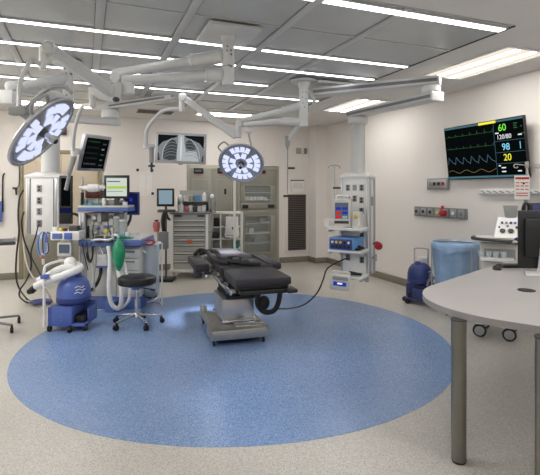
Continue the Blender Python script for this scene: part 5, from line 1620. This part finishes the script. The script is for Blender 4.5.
hx = (q1.x - q0.x) / 2; cx = (q1.x + q0.x) / 2
bgm.prism([(cx - hx * 0.80, q1.z), (cx + hx * 0.80, q1.z), (cx + hx * 0.86, (q0.z + q1.z) / 2), (cx + hx, q0.z + 0.05), (cx + hx * 0.85, q0.z), (cx - hx * 0.85, q0.z), (cx - hx, q0.z + 0.05), (cx - hx * 0.86, (q0.z + q1.z) / 2)], -0.055, -0.020, 0.012,
          Matrix(((1, 0, 0, 0), (0, 0, 1, 0), (0, 1, 0, 0), (0, 0, 0, 1))))
part('bag_body', bgm, 'paper', t2)
part('print_mark', MB().box(cx + 0.0, cx + 0.05, -0.058, -0.0555, (q0.z + q1.z) / 2 - 0.04, (q0.z + q1.z) / 2 - 0.0), 'dgrey', t2)
part('print_mark', MB().box(cx - 0.10, cx + 0.06, -0.058, -0.0555, q0.z + 0.035, q0.z + 0.045), 'trimblue', t2)
part('loop', MB().tube([(cx - 0.05, -0.03, q1.z), (cx - 0.04, -0.025, q1.z + 0.03), (cx + 0.04, -0.025, q1.z + 0.03), (cx + 0.05, -0.03, q1.z)], 0.004, 6, 4), 'white', t2)
fr = Fr(234.5, 8.30)
t = thing('drip_stand', 'white drip stand pole rising behind the round surgical light', 'drip stand', fr.X)
part('pole', MB().cyl((0, 0, 0.05), (0, 0, 1.85), 0.022, n=14), 'white', t)
part('hook', MB().tube([(-0.09, 0, 1.84), (-0.08, 0, 1.81), (0, 0, 1.845), (0.08, 0, 1.81), (0.09, 0, 1.84)], 0.007, 6, 5), 'white', t)
part('foot', MB().box(-0.22, 0.22, -0.02, 0.02, 0.0, 0.05, 0.008).box(-0.02, 0.02, -0.10, 0.12, 0.0, 0.05, 0.008), 'white', t)

# ================================================================== HAMPER
fr = Fr(455.5, 5.8)
t = thing('linen_hamper', 'round wire hamper stand lined with a blue bag beside the desk', 'hamper', fr.X)
Rh = 0.272
zt = 0.845
part('rim', MB().torus(Rh, 0.013, Matrix.Translation((0, 0, zt)), 48, 10), 'alu', t)
bg = MB()
N = 48
prof = [(0.20, 0.16), (0.225, 0.30), (0.238, 0.55), (0.250, 0.70), (Rh - 0.006, zt + 0.008), (Rh + 0.002, zt + 0.022), (Rh + 0.018, zt + 0.006), (Rh + 0.020, zt - 0.03), (Rh + 0.017, zt - 0.075)]
vs, fs = [], []
for i, (r_, z_) in enumerate(prof):
    for k in range(N):
        a = 2 * pi * k / N
        w_ = 0.026 if i < 4 else (0.002 if i < 6 else 0.006)
        rr = r_ + w_ * (sin(7 * a + 0.6 * i) + 0.6 * sin(13 * a - 0.9 * i)) * 0.6
        zz = z_ + (0.02 * sin(4 * a + 1) + 0.012 * sin(9 * a) if i == 8 else 0)
        vs.append((rr * cos(a), rr * sin(a), zz))
for i in range(len(prof) - 1):
    for k in range(N):
        fs.append([i * N + k, i * N + (k + 1) % N, (i + 1) * N + (k + 1) % N, (i + 1) * N + k])
fs.append(list(range(N)))
part('bag', bg._add(vs, fs), 'bagblue', t, angle=70)
for a in (5, 100, 178, 285):
    a = radians(a)
    part('upright', MB().cyl((cos(a) * (Rh + 0.022), sin(a) * (Rh + 0.022), 0.08), (cos(a) * (Rh + 0.022), sin(a) * (Rh + 0.022), zt - 0.002), 0.009, n=10), 'alu', t)
part('lower_ring', MB().torus(Rh + 0.022, 0.012, Matrix.Translation((0, 0, 0.13)), 48, 8), 'alu', t)
for a in (45, 135, 225, 315):
    a = radians(a)
    part('caster', MB().cyl((cos(a) * 0.25 - 0.012, sin(a) * 0.25, 0.03), (cos(a) * 0.25 + 0.012, sin(a) * 0.25, 0.03), 0.03, n=16, b=0.004).cyl((cos(a) * 0.25, sin(a) * 0.25, 0.05), (cos(a) * 0.25, sin(a) * 0.25, 0.09), 0.009, n=8), 'rubber', t)

# ================================================================== EQUIPMENT CART BY THE RIGHT WALL
fr = Fr(497, 4.75, radians(-24))
t = thing('surgical_console', 'white rolling surgical console with sloped knob panel and bumper handle behind the desk', 'medical cart', fr.X)
part('body', fb(480, 243.5, 519, 322, 0.0, 0.38, 0.018), 'offwhite', t)
part('front_recess', fb(484, 249, 515, 262.5, -0.008, -0.0005, 0.003), 'grey', t)
tray = part('tray', fb(480, 258.5, 514, 262, -0.14, -0.009, 0.006), 'white', t)
for px in (481.5, 489, 496, 503.5):
    q = fr.p(px, 258.4, -0.075)
    part('cup', MB().lathe([(0, 0.0), (0.022, 0.0), (0.030, 0.055), (0.032, 0.065), (0.027, 0.065), (0.02, 0.008), (0, 0.008)], Matrix.Translation((q.x, -0.075, q.z + 0.001)), 16), 'clear', tray)
dk = part('top_deck', fb(474, 240.2, 521, 242.8, -0.12, 0.38, 0.012), 'offwhite', t)
part('bumper_handle', MB().tube([fr.p(521, 241.5, -0.02), fr.p(519, 241.8, -0.12), fr.p(496, 240.5, -0.17), fr.p(475, 238.5, -0.10), fr.p(472.5, 237.5, 0.02), fr.p(474.5, 236.8, 0.22)], 0.016, 10, 6), 'dgrey', t)
part('handle_cap', MB().cyl(fr.p(516.5, 241, -0.17), fr.p(520, 241, -0.15), 0.036, n=20, b=0.008), 'navy', t)
q0, q1 = fr.p(495, 237.8, 0.02), fr.p(519, 217.5, 0.26)
pn = MB()
w_ = 0.115
pn._add([(q0.x - 0.01, 0.02, q0.z), (q0.x + 0.215, 0.02, q0.z), (q0.x + 0.215, 0.40, q0.z), (q0.x - 0.01, 0.40, q0.z),
         (q0.x + 0.035, 0.24, q1.z), (q0.x + 0.235, 0.24, q1.z), (q0.x + 0.235, 0.40, q1.z), (q0.x + 0.035, 0.40, q1.z)],
        [[0, 1, 5, 4], [1, 2, 6, 5], [2, 3, 7, 6], [3, 0, 4, 7], [4, 5, 6, 7], [3, 2, 1, 0]])
panel = part('control_panel', pn, 'white', t)
A0, A1, A2 = Vector((q0.x - 0.01, 0.02, q0.z)), Vector((q0.x + 0.215, 0.02, q0.z)), Vector((q0.x + 0.035, 0.24, q1.z))
ex, ez = (A1 - A0), (A2 - A0)
nn = ex.cross(ez).normalized()
if nn.y > 0:
    nn = -nn


def on_panel(u, v):
    return A0 + ex * u + ez * v


for u, v, r_, m in ((0.30, 0.32, 0.026, 'black'), (0.64, 0.32, 0.026, 'black'), (0.22, 0.72, 0.012, 'dgrey'), (0.40, 0.72, 0.012, 'trimblue'), (0.58, 0.72, 0.012, 'dgrey'), (0.76, 0.72, 0.012, 'trimblue'), (0.47, 0.56, 0.011, 'midgrey'), (0.85, 0.5, 0.012, 'dgrey'), (0.14, 0.5, 0.010, 'midgrey')):
    c = on_panel(u, v)
    part('knob', MB().cyl(c + nn * 0.0006, c + nn * 0.02, r_, n=18, b=0.003), m, panel)
    if r_ > 0.02:
        part('knob_ring', MB().torus(r_ + 0.008, 0.004, axis_matrix(c + nn * 0.003, c + nn * 0.1), 24, 6), 'alu', panel)
for px, dy in ((479.5, -0.02), (509, -0.06), (484, 0.32), (512, 0.32)):
    q = fr.p(px, 320, dy)
    cs = part('caster', MB().cyl((q.x, dy - 0.022, 0.065), (q.x, dy + 0.022, 0.065), 0.065, n=24, b=0.010), 'rubber', t)
    part('hub_cap', MB().cyl((q.x, dy - 0.027, 0.065), (q.x, dy + 0.027, 0.065), 0.048, n=20, b=0.004), 'grey', cs)
    part('fork', MB().box(q.x - 0.032, q.x + 0.032, dy - 0.03, dy + 0.03, 0.131, 0.16, 0.006), 'offwhite', cs)
part('plinth', fb(477, 312, 520, 318, -0.08, 0.38, 0.012), 'offwhite', t)
q0, q1 = fr.p(503.5, 217.2, 0.33), fr.p(516, 205, 0.33)
hd = part('holster', MB().prism([(q0.x + 0.012, q0.z), (q1.x - 0.005, q0.z), (q1.x + 0.012, q1.z), (q0.x - 0.01, q1.z)], 0.30, 0.33, 0.008, Matrix(((1, 0, 0, 0), (0, 0, 1, 0), (0, 1, 0, 0), (0, 0, 0, 1)))), 'grey', t)
part('holster_clip', MB().cyl(fr.p(509, 217, 0.29), fr.p(509, 217, 0.27), 0.022, n=14).box(fr.p(506, 0, 0.29).x, fr.p(513, 0, 0.29).x, 0.27, 0.299, fr.p(509, 218.6, 0.29).z, fr.p(509, 217, 0.29).z, 0.004), 'black', hd)
part('bent_pole', MB().tube([fr.p(517, 258, 0.05), fr.p(520, 250, 0.1), fr.p(521, 240, 0.2)], 0.010, 8, 5), 'white', t)

# pole with hooks, notice and pump
fr = Fr(527, 5.14)
t = thing('infusion_pole', 'steel infusion pole with curved hooks in front of the television corner', 'infusion pole', fr.X)
ztp = fr.p(527, 168).z
part('pole', MB().cyl((0, 0, 0.10), (0, 0, ztp), 0.012, n=12), 'alu', t)
part('pole_head', MB().box(-0.016, 0.016, -0.018, 0.018, ztp, ztp + 0.07, 0.005), 'steelframe', t)
for s in (-1, 1):
    part('hook', MB().tube([(0, 0, ztp + 0.03), (s * 0.06, 0, ztp + 0.035), (s * 0.13, 0, ztp + 0.04), (s * 0.145, 0, ztp + 0.015), (s * 0.12, 0, ztp + 0.0), (s * 0.10, 0, ztp + 0.012)], 0.006, 8, 6), 'alu', t)
for k in range(3):
    a = 2 * pi * k / 3 + 0.5
    part('foot', MB().beam((0, 0, 0.10), (cos(a) * 0.09, sin(a) * 0.09, 0.016), 0.03, 0.025, 0.004).cyl((cos(a) * 0.09, sin(a) * 0.09, 0.0), (cos(a) * 0.09, sin(a) * 0.09, 0.03), 0.02, n=12), 'dgrey', t)
q0, q1 = fr.p(514.3, 199.5, -0.03), fr.p(529.5, 175.5, -0.03)
t = thing('notice_card', 'white notice card with red heading hanging on the infusion pole', 'notice', fr.X)
part('card', MB().box(q0.x, q1.x, -0.036, -0.032, q0.z, q1.z, 0.0), 'paper', t)
hgt = q1.z - q0.z
part('heading', MB().box(q0.x + 0.008, q1.x - 0.008, -0.0375, -0.0362, q1.z - 0.042, q1.z - 0.018), 'red', t)
mk = MB()
for r_, z_ in enumerate((0.68, 0.54, 0.40, 0.24, 0.14)):
    for c_ in range(3 if z_ > 0.3 else 1):
        w_ = (q1.x - q0.x) * (0.22 if z_ > 0.3 else 0.8)
        xx = q0.x + 0.015 + c_ * (q1.x - q0.x) * 0.30
        part('print_line', MB().box(xx, xx + w_, -0.0375, -0.0362, q0.z + hgt * z_, q0.z + hgt * z_ + 0.012), 'pink', t)
part('black_dot', MB().cyl((q0.x + (q1.x - q0.x) * 0.60, -0.0362, q0.z + hgt * 0.67), (q0.x + (q1.x - q0.x) * 0.60, -0.038, q0.z + hgt * 0.67), 0.012, n=14), 'black', t)
part('clip_strap', MB().tube([(0, -0.034, q1.z), (0, -0.020, q1.z + 0.03), (0, -0.013, q1.z + 0.06)], 0.004, 6, 4), 'white', t)
t = thing('pole_pump', 'dark pump with black clamp on the infusion pole above the desk monitor', 'pump', fr.X)
part('case', fb(529.5, 203, 552, 213, -0.03, 0.10, 0.010), 'dgrey', t)
part('face', fb(533, 204.5, 545, 211, -0.034, -0.0305, 0.002), 'purple', t)
part('clamp', MB().tube([fr.p(524.5, 214, -0.03), fr.p(523, 209, -0.04), fr.p(525, 203.5, -0.04), fr.p(528.5, 205, -0.03), fr.p(529, 211, -0.02)], 0.016, 8, 6), 'black', t)
part('valve', MB().cyl(fr.p(525.5, 204, -0.03), fr.p(525.5, 199.5, -0.03), 0.022, 0.016, n=12), 'midgrey', t)

# ================================================================== DESK
ZD = 0.83


def rounded(poly, radii, n=14):
    out = []
    N = len(poly)
    for i in range(N):
        p = Vector(poly[i]); a = Vector(poly[i - 1]); b = Vector(poly[(i + 1) % N])
        u, v = (a - p).normalized(), (b - p).normalized()
        ang = math.acos(max(-1, min(1, u.dot(v))))
        r_ = radii[i]
        tl_ = r_ / math.tan(ang / 2)
        c = p + (u + v).normalized() * (r_ / sin(ang / 2))
        s0, s1 = p + u * tl_, p + v * tl_
        a0 = math.atan2(s0.y - c.y, s0.x - c.x); a1 = math.atan2(s1.y - c.y, s1.x - c.x)
        da = (a1 - a0 + pi) % (2 * pi) - pi
        for k in range(n + 1):
            a_ = a0 + da * k / n
            out.append((c.x + r_ * cos(a_), c.y + r_ * sin(a_)))
    return out


poly = rounded([(1.645, 2.368), (2.50, 1.00), (4.05, 1.70), (3.84, 3.36)], [0.60, 0.10, 0.10, 0.10])
ctr = Vector((2.8, 2.1))
XD = mtx((ctr.x, ctr.y, 0))
t = thing('desk', 'pale laminate desk with rounded corner on round metal legs', 'desk', XD)
lp_ = [(p[0] - ctr.x, p[1] - ctr.y) for p in poly]
part('top', MB().prism(lp_, ZD - 0.002, ZD, 0), 'desk', t)
part('edge_band', MB().prism(lp_, ZD - 0.038, ZD - 0.0022, 0), 'deskedge', t)
for px, d_ in ((458.8, 2.585), (544, 2.27)):
    q = at(px, HY, d_)
    lg = part('leg', MB().cyl((q.x - ctr.x, q.y - ctr.y, 0.012), (q.x - ctr.x, q.y - ctr.y, ZD - 0.046), 0.040, n=32), 'leg', t)
    part('leg_flange', MB().cyl((q.x - ctr.x, q.y - ctr.y, ZD - 0.046), (q.x - ctr.x, q.y - ctr.y, ZD - 0.0385), 0.043, n=32), 'dgrey', lg)
    part('foot_cap', MB().cyl((q.x - ctr.x, q.y - ctr.y, 0.0), (q.x - ctr.x, q.y - ctr.y, 0.014), 0.036, n=28), 'rubber', lg)
lg = part('leg', MB().cyl((3.88 - ctr.x, 1.88 - ctr.y, 0.012), (3.88 - ctr.x, 1.88 - ctr.y, ZD - 0.0385), 0.040, n=32), 'leg', t)
lg = part('leg', MB().cyl((3.70 - ctr.x, 2.75 - ctr.y, 0.012), (3.70 - ctr.x, 2.75 - ctr.y, ZD - 0.0385), 0.040, n=32), 'leg', t)
q = at_z(526.5, 290.5, ZD)
part('grommet', MB().lathe([(0, 0.0), (0.050, 0.0), (0.056, 0.0035), (0.056, 0.0), ], mtx((q.x - ctr.x, q.y - ctr.y, ZD + 0.0005)), 32), 'black', t)

q = at_z(497, 269.3, ZD)
t = thing('mouse', 'black computer mouse on the desk edge beside the keyboard', 'mouse', mtx((q.x, q.y, ZD), -YAW + 1.2))
part('shell', MB().ell((0, 0, 0.002), (0.065, 0.036, 0.034), None, 20, 12, 0.85), 'black', t)
part('wheel', MB().cyl((0.03, -0.005, 0.032), (0.03, 0.005, 0.032), 0.009, n=12), 'dgrey', t)
q = at_z(522, 267.2, ZD)
t = thing('keyboard', 'black computer keyboard lying in front of the desk monitor', 'keyboard', mtx((q.x, q.y, ZD), -YAW - 0.05))
part('case', MB().box(-0.20, 0.20, -0.055, 0.055, 0.0005, 0.018, 0.005), 'black', t)
for r_ in range(4):
    part('key_row', MB().box(-0.185, 0.185, -0.045 + r_ * 0.024, -0.026 + r_ * 0.024, 0.0185, 0.026, 0.003), 'dgrey', t)
q = at_z(541, 275, ZD)
t = thing('desk_monitor', 'black desk monitor seen from behind on a white stand', 'monitor', mtx((q.x, q.y, ZD), -YAW - 0.06))
dd = (q.dot(FW))
s_ = dd / FOC
part('housing', MB().box((525.5 - 541) * s_, (600 - 541) * s_, 0.10, 0.135, 0.04, (275 - 211) * s_ , 0.010), 'black', t)
part('rear_bulge', MB().box((530 - 541) * s_, (586 - 541) * s_, 0.065, 0.0995, 0.13, (275 - 219) * s_, 0.014), 'black', t)
part('stand_foot', MB().prism([(-0.15, -0.07), (0.16, -0.09), (0.18, 0.09), (-0.08, 0.09)], 0.0005, 0.016, 0.005), 'white', t)
part('stand_neck', MB().beam((0.02, 0.03, 0.015), (0.05, 0.045, 0.30), 0.09, 0.03, 0.008, 0.055, 0.03), 'white', t)

# ================================================================== MAYO STAND (left edge)
q = at(0, HY, 4.95); q.z = 0
frm = Fr(-4, 4.95, radians(29))
t = thing('mayo_stand', 'dark instrument stand tray on a wheeled grey base at the picture edge', 'instrument stand', frm.X)
a = frm.p(-40, 243); b_ = frm.p(16, 243)
part('tray', MB().box(a.x, b_.x, -0.02, 0.36, a.z - 0.03, a.z + 0.012, 0.016), 'dgrey', t)
part('tray_rim', MB().tube([(b_.x - 0.012, -0.022, a.z + 0.016), (b_.x + 0.006, 0.06, a.z + 0.016), (b_.x + 0.006, 0.30, a.z + 0.016), (b_.x - 0.012, 0.362, a.z + 0.016)], 0.008, 8, 4), 'steel', t)
part('post', MB().cyl((-0.16, 0.18, 0.10), (-0.16, 0.18, a.z - 0.03), 0.022, n=14), 'chrome', t)
for (px, py) in ((11.8, 331), (19, 321)):
    w_ = frm.inv @ at_z(px, py + 2, 0)
    lg = part('leg', MB().beam((-0.16, 0.18, 0.11), (w_.x, w_.y, 0.085), 0.035, 0.022, 0.006), 'midgrey', t)
    part('caster', MB().cyl((w_.x - 0.016, w_.y, 0.032), (w_.x + 0.016, w_.y, 0.032), 0.032, n=18, b=0.006).cyl((w_.x, w_.y, 0.05), (w_.x, w_.y, 0.082), 0.012, n=10), 'rubber', lg)
for dx, dy in ((-0.46, 0.05), (-0.44, 0.42)):
    lg = part('leg', MB().beam((-0.16, 0.18, 0.11), (dx, dy, 0.085), 0.035, 0.022, 0.006), 'midgrey', t)
    part('caster', MB().cyl((dx - 0.016, dy, 0.032), (dx + 0.016, dy, 0.032), 0.032, n=18, b=0.006).cyl((dx, dy, 0.05), (dx, dy, 0.082), 0.012, n=10), 'rubber', lg)

# ================================================================== HANGING CABLES BY THE LEFT COLUMN
def cable(label, pts, r, m, name='cable', cat='cable'):
    single(name, MB().tube(pts, r, 8, 8), m, label, cat, mtx(pts[0]), 'cables at the service column', True)


F3 = lambda px, py: at_z(px, py, 0.012)
cable('black cable dropping beside the service column and swinging out over the floor', [at(23.5, 190, 6.0), at(19.5, 198, 5.98), at(18.2, 215, 5.95), at(19, 232, 5.95), at(16.5, 255, 5.9), at(16, 275, 5.9), at(19, 288, 5.95), F3(27, 299), F3(35, 303)], 0.011, 'black')
cable('black cable crossing from the service column to the coiled cord', [at(24, 212, 5.97), at(21.5, 222, 5.95), at(24, 240, 5.95), at(30, 256, 5.95), at(31, 268, 5.95), at(26, 281, 5.95), at(20, 290, 5.95), at(20, 297, 6.0), F3(27, 302.5), F3(38, 304)], 0.010, 'black')
cable('black cable running from the service column toward the suction cart hoses', [at(38, 226, 5.95), at(36, 235, 5.9), at(31, 254, 5.9), at(36, 266, 5.85), at(43, 279, 5.8)], 0.009, 'black')
cable('pale cable hanging from the service column toward the suction cart', [at(23, 234, 6.0), at(24, 250, 5.95), at(28, 268, 5.9), at(36, 281, 5.88), at(46, 290, 5.86), F3(52, 300)], 0.009, 'offwhite')
c0 = at_z(41.5, 304, 0)
coil = MB()
pts = []
for k in range(70):
    a_ = k / 14 * 2 * pi
    r_ = 0.07 + 0.012 * (k / 14)
    pts.append((r_ * 1.05 * cos(a_), r_ * sin(a_), 0.012 + 0.006 * (k / 14)))
coil.tube(pts, 0.010, 6, 2)
single('coiled_cord', coil, 'purple', 'purple-blue cord coiled flat on the floor beside the suction cart', 'cord', mtx((c0.x, c0.y, 0.0)))
t = thing('tubing_bundle', 'looped clear and blue tubing hanging below the service column outlets', 'tubing', mtx(at(43, 245, 5.85)))
for k, m in enumerate(('skyblue', 'blue', 'clear', 'clear', 'navy')):
    o_ = (k - 2) * 1.3
    part('loop', MB().tube([at(43 + o_ * .4, 232, 5.86), at(40 + o_, 240, 5.82), at(40.5 + o_, 252, 5.80 + 0.01 * k), at(44 + o_ * .5, 258 - k, 5.79), at(47 + o_ * .6, 250, 5.82), at(46 + o_ * .3, 238, 5.85)], 0.007, 6, 6, True), m, t, True)
part('connector', MB().beam(at(43, 259, 5.80), at(43.5, 264.5, 5.80), 0.045, 0.03, 0.006), 'white', t, True)
part('connector', MB().beam(at(42, 255, 5.79), at(42.5, 258.5, 5.79), 0.03, 0.03, 0.005), 'orange', t, True)

# ================================================================== LIGHTS
def area(loc, sx, sy, power, color, rot=(0, 0, 0)):
    l = bpy.data.lights.new('added_fill_lamp', 'AREA')  # unseen fill panel, added at ceiling height to brighten the room
    l.shape = 'RECTANGLE'; l.size = sx; l.size_y = sy
    l.energy = power; l.color = color
    o_ = bpy.data.objects.new('added_fill_lamp', l)
    o_.location = loc; o_.rotation_euler = rot
    COL.objects.link(o_)


WARM = (1.0, 0.985, 0.965)
COOL = (0.98, 0.985, 1.0)
for x, y in ((-1.6, 0.6), (0.4, 0.3), (2.6, 0.5), (3.9, 0.9)):
    area((x, y, H - 0.02), 0.6, 1.2, 20, WARM)
area((-2.1, 4.2, H - 0.02), 0.6, 1.2, 38, WARM)  # more added fill, out of view along the left side
area((-2.1, 6.6, H - 0.02), 0.6, 1.2, 38, WARM)


def spot(loc, target, power, size, blend, color=(0.86, 0.90, 1.0), rad=0.12):
    l = bpy.data.lights.new('surgical_beam', 'SPOT')
    l.energy = power; l.spot_size = size; l.spot_blend = blend; l.color = color; l.shadow_soft_size = rad
    o_ = bpy.data.objects.new('surgical_beam', l)
    o_.location = loc
    o_.rotation_euler = (Vector(target) - Vector(loc)).to_track_quat('-Z', 'Y').to_euler()
    COL.objects.link(o_)


n1u, n2u = n1.normalized(), n2.normalized()
spot(L1c + n1u * 0.16, L1c + n1u * 3, 45, radians(62), 0.6)
spot(L2c + n2u * 0.16, at_z(224, 251, 0.75), 230, radians(38), 0.8)

w = bpy.data.worlds.new('world')
bpy.context.scene.world = w
w.use_nodes = True
w.node_tree.nodes['Background'].inputs['Color'].default_value = (0.05, 0.05, 0.05, 1)
w.node_tree.nodes['Background'].inputs['Strength'].default_value = 1.0

# ================================================================== CAMERA
cam = bpy.data.cameras.new('camera')
cam.sensor_fit = 'HORIZONTAL'
cam.sensor_width = 36.0
cam.lens = FOC / 540.0 * 36.0
cam.shift_x = 0.0
cam.shift_y = -(237.5 - HY) / 540.0
cam.clip_start = 0.05
co = bpy.data.objects.new('camera', cam)
co.location = (0, 0, CH)
co.rotation_euler = (pi / 2, 0, -YAW)
COL.objects.link(co)
sc_ = bpy.context.scene
sc_.camera = co
sc_.view_settings.view_transform = 'Standard'
sc_.view_settings.look = 'None'
sc_.view_settings.exposure = 0.30
sc_.view_settings.gamma = 1.0
sc_.view_settings.use_curve_mapping = False
try:
    sc_.cycles.use_denoising = True
    sc_.cycles.max_bounces = 10
    sc_.cycles.diffuse_bounces = 5
    sc_.cycles.sample_clamp_indirect = 6.0
except Exception:
    pass
